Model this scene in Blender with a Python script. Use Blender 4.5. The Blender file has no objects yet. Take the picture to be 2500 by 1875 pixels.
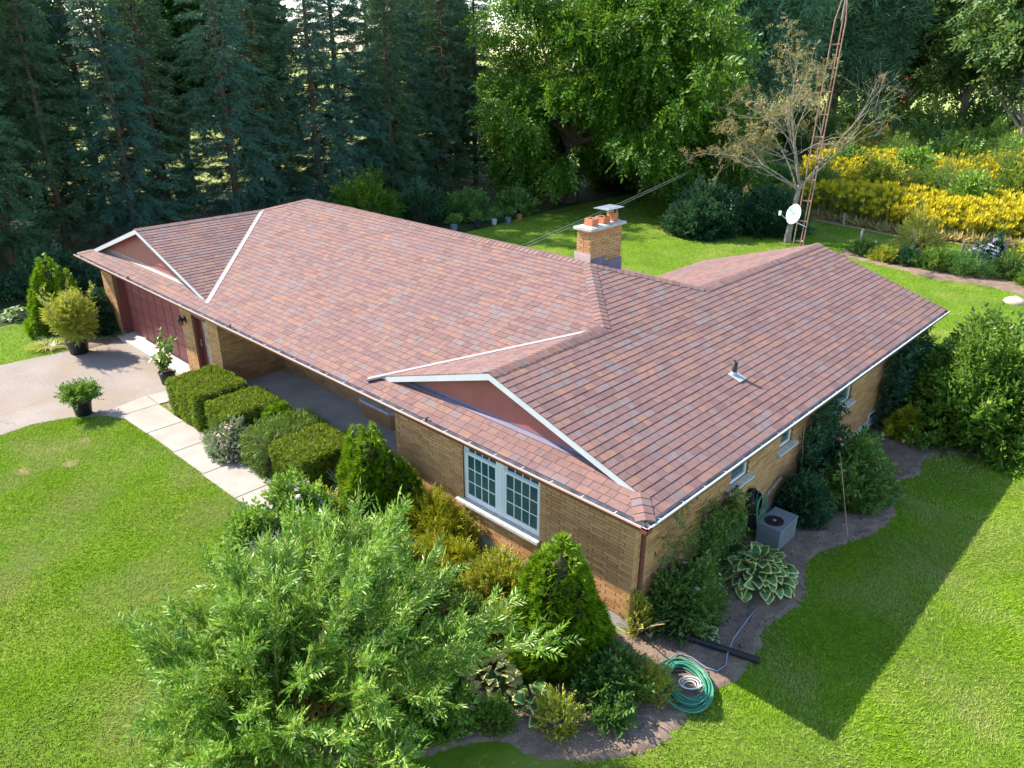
import bpy, math, random
import numpy as np
from mathutils import Matrix, Vector

rng = np.random.default_rng(7)
random.seed(7)
SC = bpy.context.scene
COL = SC.collection

# ------------------------------------------------------------------ camera, sky, sun, exposure
CAM = np.array([4.948, -7.929, 8.755]); YAW, PITCH, ROLL = 0.7636, 0.4134, 0.002
_f = Vector((-math.sin(YAW) * math.cos(PITCH), math.cos(YAW) * math.cos(PITCH), -math.sin(PITCH)))
_r = Vector((math.cos(YAW), math.sin(YAW), 0)); _u = _r.cross(_f)
_r2 = _r * math.cos(ROLL) + _u * math.sin(ROLL); _u2 = -_r * math.sin(ROLL) + _u * math.cos(ROLL)
cam_data = bpy.data.cameras.new("camera")
cam = bpy.data.objects.new("camera", cam_data); COL.objects.link(cam)
cam.matrix_world = Matrix(((_r2.x, _u2.x, -_f.x, CAM[0]), (_r2.y, _u2.y, -_f.y, CAM[1]), (_r2.z, _u2.z, -_f.z, CAM[2]), (0, 0, 0, 1)))
cam_data.sensor_width = 36.0; cam_data.lens = 1858.9 / 2500 * 36.0
cam_data.clip_start = 0.1; cam_data.clip_end = 6000
SC.camera = cam

SUN = Vector((-2.75, -0.80, 2.55)).normalized()
SUN_EL = math.asin(SUN.z); SUN_AZ = math.atan2(SUN.x, SUN.y)
world = bpy.data.worlds.new("World"); SC.world = world; world.use_nodes = True
wn = world.node_tree.nodes; wl = world.node_tree.links
sky = wn.new("ShaderNodeTexSky"); sky.sky_type = 'NISHITA'; sky.sun_disc = False
sky.sun_elevation = SUN_EL; sky.sun_rotation = SUN_AZ; sky.air_density = 1.0; sky.dust_density = 0.35; sky.ozone_density = 1.0
wl.new(sky.outputs[0], wn["Background"].inputs[0]); wn["Background"].inputs[1].default_value = 0.135
sun_data = bpy.data.lights.new("sun", 'SUN'); sun_data.energy = 4.15; sun_data.angle = math.radians(0.55); sun_data.color = (1.0, 0.91, 0.77)
sun = bpy.data.objects.new("sun", sun_data); COL.objects.link(sun)
sun.rotation_euler = SUN.to_track_quat('Z', 'Y').to_euler(); sun.location = (-40, -10, 40)
SC.view_settings.view_transform = 'Standard'; SC.view_settings.look = 'None'
SC.view_settings.exposure = 1.58; SC.view_settings.gamma = 1.0; SC.view_settings.use_curve_mapping = False
SC.cycles.max_bounces = 6; SC.cycles.diffuse_bounces = 3; SC.cycles.glossy_bounces = 3; SC.cycles.transmission_bounces = 4
SC.cycles.transparent_max_bounces = 4; SC.cycles.caustics_reflective = False; SC.cycles.caustics_refractive = False
SC.cycles.use_denoising = True

# ------------------------------------------------------------------ materials
def new_mat(name):
    m = bpy.data.materials.new(name); m.use_nodes = True
    nt = m.node_tree; b = nt.nodes["Principled BSDF"]
    return m, nt, b
def ramp(nt, stops, const=False):
    r = nt.nodes.new("ShaderNodeValToRGB"); cr = r.color_ramp
    if const: cr.interpolation = 'CONSTANT'
    while len(cr.elements) < len(stops): cr.elements.new(0.5)
    for e, (p, c) in zip(cr.elements, stops): e.position = p; e.color = (c[0], c[1], c[2], 1)
    return r
def noise(nt, scale, detail=4, rough=.55, dist=0.0, coord='Object', stretch=None):
    t = nt.nodes.new("ShaderNodeTexCoord"); n = nt.nodes.new("ShaderNodeTexNoise")
    n.inputs["Scale"].default_value = scale; n.inputs["Detail"].default_value = detail
    n.inputs["Roughness"].default_value = rough; n.inputs["Distortion"].default_value = dist
    if stretch:
        mp = nt.nodes.new("ShaderNodeMapping"); mp.inputs["Scale"].default_value = stretch
        nt.links.new(t.outputs[coord], mp.inputs[0]); nt.links.new(mp.outputs[0], n.inputs["Vector"])
    else: nt.links.new(t.outputs[coord], n.inputs["Vector"])
    return n
def mix(nt, a, b, fac, mode='MIX'):
    m = nt.nodes.new("ShaderNodeMix"); m.data_type = 'RGBA'; m.blend_type = mode
    for sock, v in ((m.inputs[0], fac), (m.inputs[6], a), (m.inputs[7], b)):
        if hasattr(v, 'is_linked') or hasattr(v, 'links'): nt.links.new(v, sock)
        elif isinstance(v, (int, float)): sock.default_value = v
        else: sock.default_value = (v[0], v[1], v[2], 1)
    return m.outputs[2]
def bump(nt, b, h, strength=.3, dist=.01):
    n = nt.nodes.new("ShaderNodeBump"); n.inputs["Strength"].default_value = strength; n.inputs["Distance"].default_value = dist
    nt.links.new(h, n.inputs["Height"]); nt.links.new(n.outputs[0], b.inputs["Normal"])
def plain(name, c, rough=.6, metal=0.0, var=.15, nscale=6, spec=.4, bmp=0.0):
    m, nt, b = new_mat(name)
    n = noise(nt, nscale); d = [x * (1 - var) for x in c]; l = [min(1, x * (1 + var)) for x in c]
    r = ramp(nt, [(.3, d), (.7, l)]); nt.links.new(n.outputs[0], r.inputs[0]); nt.links.new(r.outputs[0], b.inputs["Base Color"])
    b.inputs["Roughness"].default_value = rough; b.inputs["Metallic"].default_value = metal; b.inputs["Specular IOR Level"].default_value = spec
    if bmp: bump(nt, b, n.outputs[0], bmp, .02)
    return m
def attr(nt, name='rnd'):
    a = nt.nodes.new("ShaderNodeAttribute"); a.attribute_name = name; return a.outputs["Fac"]
def leaf_mat(name, cols, trans=.35, rough=.45, spec=.35, tcol=None, patch=None, pscale=1.2, gain=1.3):
    """leaf colours spread by a random value per leaf; part of the light passes through the blade"""
    m, nt, b = new_mat(name); cols = [[min(.85, v * gain) for v in c] for c in cols]
    g = nt.nodes.new("ShaderNodeNewGeometry")
    k = len(cols); r = ramp(nt, [(i / max(1, k - 1), c) for i, c in enumerate(cols)])
    nt.links.new(g.outputs["Random Per Island"], r.inputs[0]); col = r.outputs[0]
    if patch:
        n = noise(nt, pscale, 3); rr = ramp(nt, [(.42, (0, 0, 0)), (.66, (1, 1, 1))]); nt.links.new(n.outputs[0], rr.inputs[0])
        col = mix(nt, col, patch, rr.outputs[0])
    nt.links.new(col, b.inputs["Base Color"]); b.inputs["Roughness"].default_value = rough; b.inputs["Specular IOR Level"].default_value = spec
    if trans > 0:
        t = nt.nodes.new("ShaderNodeBsdfTranslucent"); ms = nt.nodes.new("ShaderNodeMixShader"); ms.inputs[0].default_value = trans
        tc = mix(nt, col, tcol or (1.0, 1.0, .35), .45, 'MULTIPLY') if tcol is None else mix(nt, col, tcol, .6)
        gm = nt.nodes.new("ShaderNodeGamma"); gm.inputs[1].default_value = .85
        nt.links.new(tc, gm.inputs[0]); nt.links.new(gm.outputs[0], t.inputs[0])
        out = nt.nodes["Material Output"]
        nt.links.new(b.outputs[0], ms.inputs[1]); nt.links.new(t.outputs[0], ms.inputs[2]); nt.links.new(ms.outputs[0], out.inputs[0])
    return m

M = {}
def shingle_mat():
    m, nt, b = new_mat("shingle")
    r = ramp(nt, [(0, (.158, .094, .089)), (.16, (.180, .106, .099)), (.34, (.200, .118, .109)), (.54, (.218, .126, .110)), (.68, (.244, .136, .102)),
                  (.78, (.200, .122, .115)), (.88, (.190, .136, .131)), (.96, (.190, .148, .147)), (1, (.148, .092, .090))])
    nt.links.new(attr(nt), r.inputs[0])
    g = noise(nt, 260, 2, .7); rr = ramp(nt, [(.3, (.72, .72, .72)), (.7, (1.2, 1.2, 1.2))]); nt.links.new(g.outputs[0], rr.inputs[0])
    c = mix(nt, r.outputs[0], rr.outputs[0], 1.0, 'MULTIPLY')
    s = noise(nt, 9, 3, .6); sr = ramp(nt, [(.35, (.86, .86, .9)), (.65, (1.1, 1.08, 1.05))]); nt.links.new(s.outputs[0], sr.inputs[0])
    c = mix(nt, c, sr.outputs[0], 1.0, 'MULTIPLY')
    st = noise(nt, .55, 4, .6, 1.0, stretch=(.7, 2.2, 1)); stn = ramp(nt, [(.52, (0, 0, 0)), (.68, (.6, .6, .6))]); nt.links.new(st.outputs[0], stn.inputs[0])
    c = mix(nt, c, (.15, .10, .105), stn.outputs[0])
    nt.links.new(c, b.inputs["Base Color"]); b.inputs["Roughness"].default_value = .88; b.inputs["Specular IOR Level"].default_value = .25
    bump(nt, b, g.outputs[0], .35, .004); return m
M['shingle'] = shingle_mat()
def brick_mat():
    m, nt, b = new_mat("brick")
    r = ramp(nt, [(0, (.41, .205, .09)), (.3, (.48, .26, .115)), (.6, (.53, .295, .138)), (.85, (.565, .325, .158)), (1, (.45, .215, .095))])
    nt.links.new(attr(nt), r.inputs[0])
    n = noise(nt, 60, 4, .6, stretch=(1, 1, 3)); rr = ramp(nt, [(.3, (.82, .82, .82)), (.7, (1.1, 1.1, 1.1))]); nt.links.new(n.outputs[0], rr.inputs[0])
    nt.links.new(mix(nt, r.outputs[0], rr.outputs[0], 1.0, 'MULTIPLY'), b.inputs["Base Color"]); b.inputs["Roughness"].default_value = .85
    b.inputs["Specular IOR Level"].default_value = .2
    bump(nt, b, n.outputs[0], .5, .004); return m
M['brick'] = brick_mat()
M['mortar'] = plain("mortar", (.22, .13, .07), .95, var=.25, nscale=14, spec=.1)
M['deck'] = plain("roof_deck", (.16, .10, .09), .9)
M['white'] = plain("white_trim", (.52, .54, .57), .45, var=.05, nscale=3)
M['winwhite'] = plain("window_paint", (.74, .77, .80), .4, var=.04, nscale=3)
M['siding'] = plain("siding_paint", (.285, .085, .075), .55, var=.12, nscale=2.5)
M['brown'] = plain("brown_metal", (.20, .065, .042), .4, var=.12, nscale=3)
M['downpipe'] = plain("downspout_paint", (.15, .05, .036), .45, var=.12, nscale=3)
M['lip'] = plain("gutter_lip", (.62, .42, .36), .3, var=.1, nscale=2)
M['lipwhite'] = plain("gutter_lip_pale", (.70, .71, .74), .3, var=.08, nscale=2)
M['trough'] = plain("gutter_trough", (.40, .39, .40), .7, var=.4, nscale=5)
M['flash'] = plain("valley_flashing", (.33, .27, .255), .45, var=.08, nscale=4)
M['flash_grey'] = plain("step_flashing", (.15, .13, .19), .5, var=.2, nscale=3)
M['flash_pink'] = plain("chimney_flashing", (.52, .40, .38), .5, var=.1, nscale=4)
M['garage'] = plain("garage_paint", (.25, .072, .068), .5, var=.10, nscale=2)
M['garage_trim'] = plain("garage_trim_paint", (.15, .04, .038), .5, var=.1, nscale=2)
M['concrete'] = plain("concrete", (.335, .30, .265), .9, var=.14, nscale=1.6, spec=.2, bmp=.1)
M['concrete_pale'] = plain("pale_concrete", (.50, .46, .40), .9, var=.12, nscale=5, spec=.2, bmp=.15)
M['porch'] = plain("porch_concrete", (.40, .39, .37), .85, var=.18, nscale=1.3, spec=.25, bmp=.05)
M['found'] = plain("foundation", (.46, .44, .42), .9, var=.15, nscale=4, spec=.2, bmp=.2)
M['stone'] = plain("sill_stone", (.46, .445, .425), .8, var=.2, nscale=9, spec=.2, bmp=.4)
M['clay'] = plain("flue_clay", (.50, .185, .095), .8, var=.2, nscale=6, spec=.2)
M['galv'] = plain("galvanised", (.45, .47, .49), .35, .7, var=.15, nscale=5)
M['black'] = plain("black_plastic", (.012, .013, .016), .38, var=.2, nscale=6)
M['rubber'] = plain("vent_black", (.02, .02, .024), .5, var=.2)
M['lead'] = plain("vent_boot", (.36, .38, .41), .5, var=.15)
M['pot'] = plain("pot_plastic", (.022, .027, .035), .45, var=.2, nscale=4)
M['soil_pot'] = plain("potting_soil", (.055, .036, .024), .95, var=.4, nscale=40)
M['bark'] = plain("bark", (.12, .085, .06), .9, var=.4, nscale=9, spec=.1, bmp=.6)
M['barkgrey'] = plain("grey_bark", (.27, .235, .20), .9, var=.35, nscale=8, spec=.1, bmp=.5)
M['twig'] = plain("twig", (.34, .25, .155), .8, var=.3, nscale=6, spec=.1)
M['willowtwig'] = plain("willow_twig", (.46, .27, .07), .7, var=.3, nscale=6)
M['rust'] = plain("rusty_steel", (.36, .205, .155), .75, .15, var=.3, nscale=8)
M['dish'] = plain("dish_white", (.82, .83, .82), .4, var=.04)
M['post'] = plain("weathered_post", (.36, .29, .22), .9, var=.3, nscale=10, spec=.1, bmp=.4)
M['rock'] = plain("rock", (.46, .38, .31), .9, var=.3, nscale=5, spec=.2, bmp=.5)
M['acpaint'] = plain("cabinet_paint", (.17, .20, .215), .5, var=.06, nscale=3)
M['acgrille'] = plain("cabinet_grille", (.20, .225, .235), .55, var=.2, nscale=9)
M['hosegreen'] = plain("green_hose", (.045, .215, .135), .4, var=.2, nscale=7)
M['hosewhite'] = plain("pale_hose", (.56, .60, .58), .4, var=.1, nscale=7)
M['hosegrey'] = plain("grey_hose", (.17, .23, .29), .4, var=.15, nscale=5)
M['cable'] = plain("cable", (.50, .50, .49), .5, var=.1)
M['wood'] = plain("door_wood", (.17, .05, .035), .45, var=.25, nscale=6)
M['frost'] = plain("curtained_glass", (.40, .31, .26), .15, var=.3, nscale=7, spec=.6)
M['lampglass'] = plain("amber_glass", (.16, .06, .02), .2, var=.2, spec=.6)
def glass_mat():
    m, nt, b = new_mat("window_glass"); n = noise(nt, .9, 2); r = ramp(nt, [(.3, (.02, .075, .085)), (.7, (.045, .12, .13))])
    nt.links.new(n.outputs[0], r.inputs[0]); nt.links.new(r.outputs[0], b.inputs["Base Color"])
    b.inputs["Roughness"].default_value = .06; b.inputs["Specular IOR Level"].default_value = .7; return m
M['glass'] = glass_mat()
def ground_mat(name, stops, s1, s2, bs=.4, bd=.03, extra=None, esc=.2, rough=.95, fine=40):
    m, nt, b = new_mat(name)
    n1 = noise(nt, s1, 5, .6); n2 = noise(nt, s2, 4, .65)
    ad = nt.nodes.new("ShaderNodeMath"); ad.operation = 'ADD'; nt.links.new(n1.outputs[0], ad.inputs[0]); nt.links.new(n2.outputs[0], ad.inputs[1])
    ml = nt.nodes.new("ShaderNodeMath"); ml.operation = 'MULTIPLY'; ml.inputs[1].default_value = .5; nt.links.new(ad.outputs[0], ml.inputs[0])
    r = ramp(nt, stops); nt.links.new(ml.outputs[0], r.inputs[0]); c = r.outputs[0]
    if extra:
        n3 = noise(nt, esc, 4, .6, .5); rr = ramp(nt, [(.52, (0, 0, 0)), (.68, (1, 1, 1))]); nt.links.new(n3.outputs[0], rr.inputs[0]); c = mix(nt, c, extra, rr.outputs[0])
    nt.links.new(c, b.inputs["Base Color"]); b.inputs["Roughness"].default_value = rough; b.inputs["Specular IOR Level"].default_value = .15
    nf = noise(nt, fine, 3, .7); bump(nt, b, nf.outputs[0], bs, bd); return m
M['lawn'] = ground_mat("lawn_ground", [(.35, (.07, .135, .008)), (.5, (.105, .19, .010)), (.65, (.15, .225, .02))], .8, 6, .6, .05, (.17, .22, .035), .35)
M['field'] = ground_mat("field_ground", [(.35, (.20, .24, .06)), (.5, (.27, .31, .08)), (.65, (.35, .34, .11))], .05, .6, .5, .1)
M['forest'] = ground_mat("litter_ground", [(.35, (.03, .035, .014)), (.5, (.04, .06, .02)), (.65, (.06, .085, .02))], .6, 5, .8, .08)
M['soil'] = ground_mat("bed_soil", [(.3, (.13, .09, .066)), (.5, (.215, .155, .117)), (.7, (.30, .22, .17))], 2.5, 22, .8, .03)
M['asphalt'] = ground_mat("driveway_asphalt", [(.32, (.19, .162, .142)), (.5, (.255, .22, .195)), (.66, (.305, .267, .238))], .7, 14, .5, .01, (.255, .205, .165), .55, fine=120)
def crack(m):
    nt = m.node_tree; b = nt.nodes["Principled BSDF"]; src = b.inputs["Base Color"].links[0].from_socket; t = nt.nodes.new("ShaderNodeTexCoord"); nz = noise(nt, 1.3, 3); ad = nt.nodes.new("ShaderNodeMix"); ad.data_type = 'VECTOR'; ad.inputs[0].default_value = .3
    nt.links.new(t.outputs['Object'], ad.inputs[4]); nt.links.new(nz.outputs['Color'], ad.inputs[5]); v = nt.nodes.new("ShaderNodeTexVoronoi"); v.feature = 'DISTANCE_TO_EDGE'; v.inputs['Scale'].default_value = .24; nt.links.new(ad.outputs[1], v.inputs['Vector'])
    r = ramp(nt, [(0, (.38, .38, .38)), (.004, (0, 0, 0))]); nt.links.new(v.outputs['Distance'], r.inputs[0]); mm = mix(nt, src, (.13, .10, .085), r.outputs[0]); nt.links.new(mm, b.inputs["Base Color"])
crack(M['asphalt'])
M['wornturf'] = ground_mat("worn_turf", [(.35, (.17, .15, .055)), (.5, (.24, .20, .09)), (.65, (.19, .21, .05))], 6, 20, .8, .04)
M['straw'] = ground_mat("straw_ground", [(.35, (.30, .20, .11)), (.5, (.42, .30, .18)), (.65, (.33, .27, .11))], 1.5, 8, .8, .05)
G = {
 'grass': leaf_mat("grass_blade", [(.08, .18, .004), (.125, .245, .005), (.18, .305, .008), (.27, .35, .03)], .32, .6, .12, patch=(.34, .36, .12), pscale=.55),
 'yew': leaf_mat("yew_needles", [(.055, .115, .005), (.115, .19, .008), (.19, .255, .012), (.28, .29, .03)], .18, .5, .3),
 'core_shade': leaf_mat("woody_shade_core", [(.065, .05, .032), (.075, .06, .035)], 0, .9, .1, gain=1.0),  # twig brown for solid crown fillers, inner shade put into the dark colour
 'cedar': leaf_mat("cedar_spray", [(.055, .13, .004), (.095, .185, .006), (.14, .235, .008), (.20, .275, .012)], .28, .5, .25),
 'juniper': leaf_mat("juniper_spray", [(.085, .15, .02), (.13, .20, .03), (.19, .25, .05)], .15, .55, .25),
 'goldjuniper': leaf_mat("golden_juniper", [(.13, .18, .008), (.21, .25, .010), (.31, .31, .014), (.26, .20, .02)], .25, .5, .25),
 'spruce': leaf_mat("spruce_needles", [(.025, .075, .036), (.042, .11, .052), (.068, .15, .072), (.13, .16, .05)], .10, .6, .2),
 'spruceb': leaf_mat("blue_spruce_needles", [(.026, .08, .054), (.045, .12, .08), (.085, .175, .12)], .10, .6, .2),
 'pine': leaf_mat("pine_needles", [(.075, .185, .10), (.12, .25, .13), (.19, .31, .17)], .15, .55, .25),
 'walnut': leaf_mat("walnut_leaflets", [(.026, .085, .006), (.042, .12, .008), (.07, .16, .01), (.15, .21, .018)], .42, .45, .3),
 'maple': leaf_mat("broad_leaves", [(.045, .11, .03), (.075, .155, .04), (.12, .20, .055), (.19, .24, .08)], .35, .45, .3),
 'under': leaf_mat("undergrowth_leaves", [(.045, .115, .025), (.08, .175, .035), (.13, .225, .05)], .35, .45, .3),
 'willow': leaf_mat("willow_leaves", [(.065, .155, .010), (.11, .225, .018), (.175, .295, .04), (.33, .41, .14)], .30, .36, .42),
 'shrub': leaf_mat("glossy_leaves", [(.05, .125, .012), (.08, .17, .018), (.13, .215, .03), (.20, .255, .05)], .32, .32, .5),
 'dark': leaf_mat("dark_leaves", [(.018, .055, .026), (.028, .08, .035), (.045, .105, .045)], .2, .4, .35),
 'vine': leaf_mat("vine_leaves", [(.035, .095, .018), (.06, .14, .026), (.10, .185, .04), (.20, .21, .05)], .32, .4, .35),
 'bamboo': leaf_mat("yellowish_leaves", [(.14, .19, .014), (.23, .27, .025), (.33, .34, .045), (.38, .36, .08)], .35, .4, .35),
 'pinkleaf': leaf_mat("grey_green_leaves", [(.13, .175, .09), (.19, .24, .135), (.25, .29, .18)], .25, .5, .25),
 'pink': leaf_mat("pink_petals", gain=1.0, cols=[(.62, .32, .36), (.72, .45, .47), (.75, .56, .55)], trans=.3, rough=.6, spec=.2, tcol=(.8, .4, .5)),
 'white': leaf_mat("white_petals", gain=1.0, cols=[(.74, .72, .70), (.82, .80, .80)], trans=.3, rough=.6, spec=.2, tcol=(.8, .8, .8)),
 'lilac': leaf_mat("lilac_petals", gain=1.0, cols=[(.55, .40, .58), (.68, .52, .66)], trans=.3, rough=.6, spec=.2, tcol=(.8, .5, .8)),
 'magenta': leaf_mat("magenta_petals", gain=1.0, cols=[(.52, .12, .42), (.62, .22, .52)], trans=.3, rough=.6, spec=.2, tcol=(.8, .2, .6)),
 'crimson': leaf_mat("crimson_petals", gain=1.0, cols=[(.55, .02, .06), (.65, .05, .12)], trans=.2, rough=.6, spec=.2, tcol=(.8, .1, .1)),
 'orange': leaf_mat("berry_orange", gain=1.0, cols=[(.55, .10, .03), (.62, .17, .05)], trans=.1, rough=.5, spec=.3),
 'yellow': leaf_mat("goldenrod_plumes", cols=[(.46, .41, .02), (.62, .54, .015), (.66, .58, .06)], trans=.3, rough=.7, spec=.1, gain=1.0, tcol=(.9, .65, .02)),
 'golden': leaf_mat("goldenrod_stems", [(.15, .19, .03), (.22, .25, .045), (.30, .27, .06)], .3, .6, .2),
 'barberry': leaf_mat("autumn_leaves", [(.12, .20, .02), (.19, .26, .025), (.28, .29, .03), (.40, .24, .03)], .32, .45, .3),
 'rowan': leaf_mat("thin_leaves", [(.12, .15, .045), (.20, .20, .075), (.28, .23, .12), (.30, .15, .08)], .3, .5, .2),
 'hostagreen': leaf_mat("hosta_leaf", [(.055, .135, .03), (.085, .175, .04)], .25, .35, .45),
 'hostarim': leaf_mat("hosta_margin", [(.42, .44, .14), (.55, .54, .24)], .3, .4, .4),
 'hostayellow': leaf_mat("yellow_hosta_leaf", [(.24, .28, .06), (.38, .36, .12), (.42, .30, .10)], .28, .4, .4),  # yellow to tan leaf colours
 'iris': leaf_mat("strap_leaves", [(.05, .13, .05), (.09, .18, .06), (.15, .22, .06)], .25, .4, .35),
 'straw': leaf_mat("dry_stems", [(.36, .28, .12), (.46, .36, .17), (.28, .26, .09)], .2, .7, .1),
}

# ------------------------------------------------------------------ mesh helpers
def link(o, parent=None, inv=None):
    COL.objects.link(o)
    if parent is not None:
        o.parent = parent
        if inv is not None: o.matrix_parent_inverse = Matrix.Translation(-Vector(inv))
    return o
def empty(name, loc, label, cat, group=None):
    o = bpy.data.objects.new(name, None); o.location = loc; o.empty_display_size = .2; COL.objects.link(o)
    tag(o, label, cat, group); return o
def tag(o, label=None, cat=None, group=None, kind=None):
    if label: o['label'] = label
    if cat: o['category'] = cat
    if group: o['group'] = group
    if kind: o['kind'] = kind
    return o
class MB:
    def __init__(s): s.v = []; s.f = []; s.r = []; s.m = []
    def poly(s, pts, r=0.0, m=0):
        k = len(s.v); s.v += [tuple(p) for p in pts]; s.f.append(tuple(range(k, k + len(pts)))); s.r.append(r); s.m.append(m)
    def faces(s, pts, fs, r=0.0, m=0):
        k = len(s.v); s.v += [tuple(p) for p in pts]
        for f in fs: s.f.append(tuple(i + k for i in f)); s.r.append(r); s.m.append(m)
    def box(s, lo, hi, r=0.0, m=0):
        x0, y0, z0 = lo; x1, y1, z1 = hi
        s.faces([(x0, y0, z0), (x1, y0, z0), (x1, y1, z0), (x0, y1, z0), (x0, y0, z1), (x1, y0, z1), (x1, y1, z1), (x0, y1, z1)],
                [(0, 3, 2, 1), (4, 5, 6, 7), (0, 1, 5, 4), (1, 2, 6, 5), (2, 3, 7, 6), (3, 0, 4, 7)], r, m)
    def obox(s, o, ax, ay, az, r=0.0, m=0):
        o, ax, ay, az = map(np.asarray, (o, ax, ay, az))
        p = [o, o + ax, o + ax + ay, o + ay, o + az, o + ax + az, o + ax + ay + az, o + ay + az]
        s.faces(p, [(0, 3, 2, 1), (4, 5, 6, 7), (0, 1, 5, 4), (1, 2, 6, 5), (2, 3, 7, 6), (3, 0, 4, 7)], r, m)
    def tube(s, path, rad, n=6, m=0, r=0.0, cap=True):
        path = [np.asarray(p, float) for p in path]; k = len(path)
        rad = [rad] * k if np.isscalar(rad) else rad
        rings = []; ref = None
        for i, p in enumerate(path):
            t = path[min(i + 1, k - 1)] - path[max(i - 1, 0)]; t = t / (np.linalg.norm(t) + 1e-9)
            if ref is None: ref = np.array([1., 0, 0]) if abs(t[0]) < .8 else np.array([0, 1., 0])
            a = ref - t * (ref @ t); a /= np.linalg.norm(a) + 1e-9; ref = a; b = np.cross(t, a)
            rings.append([p + rad[i] * (a * math.cos(2 * math.pi * j / n) + b * math.sin(2 * math.pi * j / n)) for j in range(n)])
        pts = [q for rg in rings for q in rg]
        fs = [(i * n + j, i * n + (j + 1) % n, (i + 1) * n + (j + 1) % n, (i + 1) * n + j) for i in range(k - 1) for j in range(n)]
        if cap: fs += [tuple(range(n - 1, -1, -1)), tuple((k - 1) * n + j for j in range(n))]
        s.faces(pts, fs, r, m)
    def lathe(s, c, prof, n=20, m=0):
        c = np.asarray(c, float); pts = []
        for (rr, z) in prof: pts += [c + np.array([rr * math.cos(2 * math.pi * j / n), rr * math.sin(2 * math.pi * j / n), z]) for j in range(n)]
        fs = [(i * n + j, i * n + (j + 1) % n, (i + 1) * n + (j + 1) % n, (i + 1) * n + j) for i in range(len(prof) - 1) for j in range(n)]
        s.faces(pts, fs, 0, m)
    def build(s, name, mat, parent=None, inv=None, smooth=False):
        me = bpy.data.meshes.new(name); me.from_pydata(s.v, [], s.f)
        for mm in (mat if isinstance(mat, (list, tuple)) else [mat]): me.materials.append(mm)
        if any(s.m): me.polygons.foreach_set('material_index', s.m)
        if any(s.r):
            a = me.attributes.new('rnd', 'FLOAT', 'FACE'); a.data.foreach_set('value', s.r)
        if smooth: me.polygons.foreach_set('use_smooth', [True] * len(me.polygons))
        me.update()
        return link(bpy.data.objects.new(name, me), parent, inv)
def tri_mesh(name, V, F, mats, parent=None, inv=None, midx=None, smooth=False):
    V = np.ascontiguousarray(V, np.float32); F = np.ascontiguousarray(F, np.int32)
    me = bpy.data.meshes.new(name); me.vertices.add(len(V)); me.vertices.foreach_set('co', V.ravel())
    me.loops.add(F.size); me.loops.foreach_set('vertex_index', F.ravel())
    me.polygons.add(len(F)); me.polygons.foreach_set('loop_start', np.arange(0, F.size, 3, dtype=np.int32))
    me.polygons.foreach_set('loop_total', np.full(len(F), 3, np.int32))
    for mm in (mats if isinstance(mats, (list, tuple)) else [mats]): me.materials.append(mm)
    if midx is not None: me.polygons.foreach_set('material_index', np.asarray(midx, np.int32))
    if smooth: me.polygons.foreach_set('use_smooth', np.ones(len(F), bool))
    me.update(calc_edges=True)
    return link(bpy.data.objects.new(name, me), parent, inv)
def copy_tree(o, parent=None):
    c = o.copy(); COL.objects.link(c); c.parent = parent
    for ch in list(o.children): copy_tree(ch, c)
    return c
def inpoly(x, y, poly):
    r = np.zeros(np.shape(x), bool); n = len(poly)
    for i in range(n):
        x0, y0 = poly[i]; x1, y1 = poly[(i + 1) % n]
        if y0 == y1: continue
        c = ((y0 > y) != (y1 > y)) & (x < (x1 - x0) * (y - y0) / (y1 - y0) + x0); r ^= c
    return r
def smooth_poly(pts, n=6):
    out = []; k = len(pts)
    for i in range(k):
        p0, p1, p2, p3 = [np.array(pts[(i + j - 1) % k], float) for j in range(4)]
        for t in np.arange(n) / n:
            q = .5 * ((2 * p1) + (-p0 + p2) * t + (2 * p0 - 5 * p1 + 4 * p2 - p3) * t * t + (-p0 + 3 * p1 - 3 * p2 + p3) * t ** 3)
            out.append((q[0], q[1]))
    return out
def sheet(name, poly, z, mat, thick=0.0):
    mb = MB(); mb.poly([(x, y, z) for x, y in poly])
    if thick:
        n = len(poly)
        for i in range(n):
            a, b = poly[i], poly[(i + 1) % n]; mb.poly([(a[0], a[1], z - thick), (b[0], b[1], z - thick), (b[0], b[1], z), (a[0], a[1], z)])
    return tag(mb.build(name, mat), kind='structure')

# leaf templates: triangles around a stem that runs along +Y, blade normal +Z
def T_blade(w=.2, fold=.05, droop=.1, l=1.0):
    V = np.array([(0, 0, 0), (w / 2 * l, .42 * l, fold * l), (0, l, -droop * l), (-w / 2 * l, .42 * l, fold * l)])
    return V, np.array([(0, 1, 2), (0, 2, 3)])
def T_leaf6(w=.5, fold=.06, droop=.15):
    V = np.array([(0, 0, 0), (w * .42, .28, fold), (w * .40, .62, fold * .6), (0, 1, -droop), (-w * .40, .62, fold * .6), (-w * .42, .28, fold)])
    return V, np.array([(0, 1, 2), (0, 2, 3), (0, 3, 4), (0, 4, 5)])
def rotz(V, a):
    c, s = math.cos(a), math.sin(a); R_ = np.array([[c, -s, 0], [s, c, 0], [0, 0, 1]]); return V @ R_.T
def roty(V, a):
    c, s = math.cos(a), math.sin(a); R_ = np.array([[c, 0, s], [0, 1, 0], [-s, 0, c]]); return V @ R_.T
def rotx(V, a):
    c, s = math.cos(a), math.sin(a); R_ = np.array([[1, 0, 0], [0, c, -s], [0, s, c]]); return V @ R_.T
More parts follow.
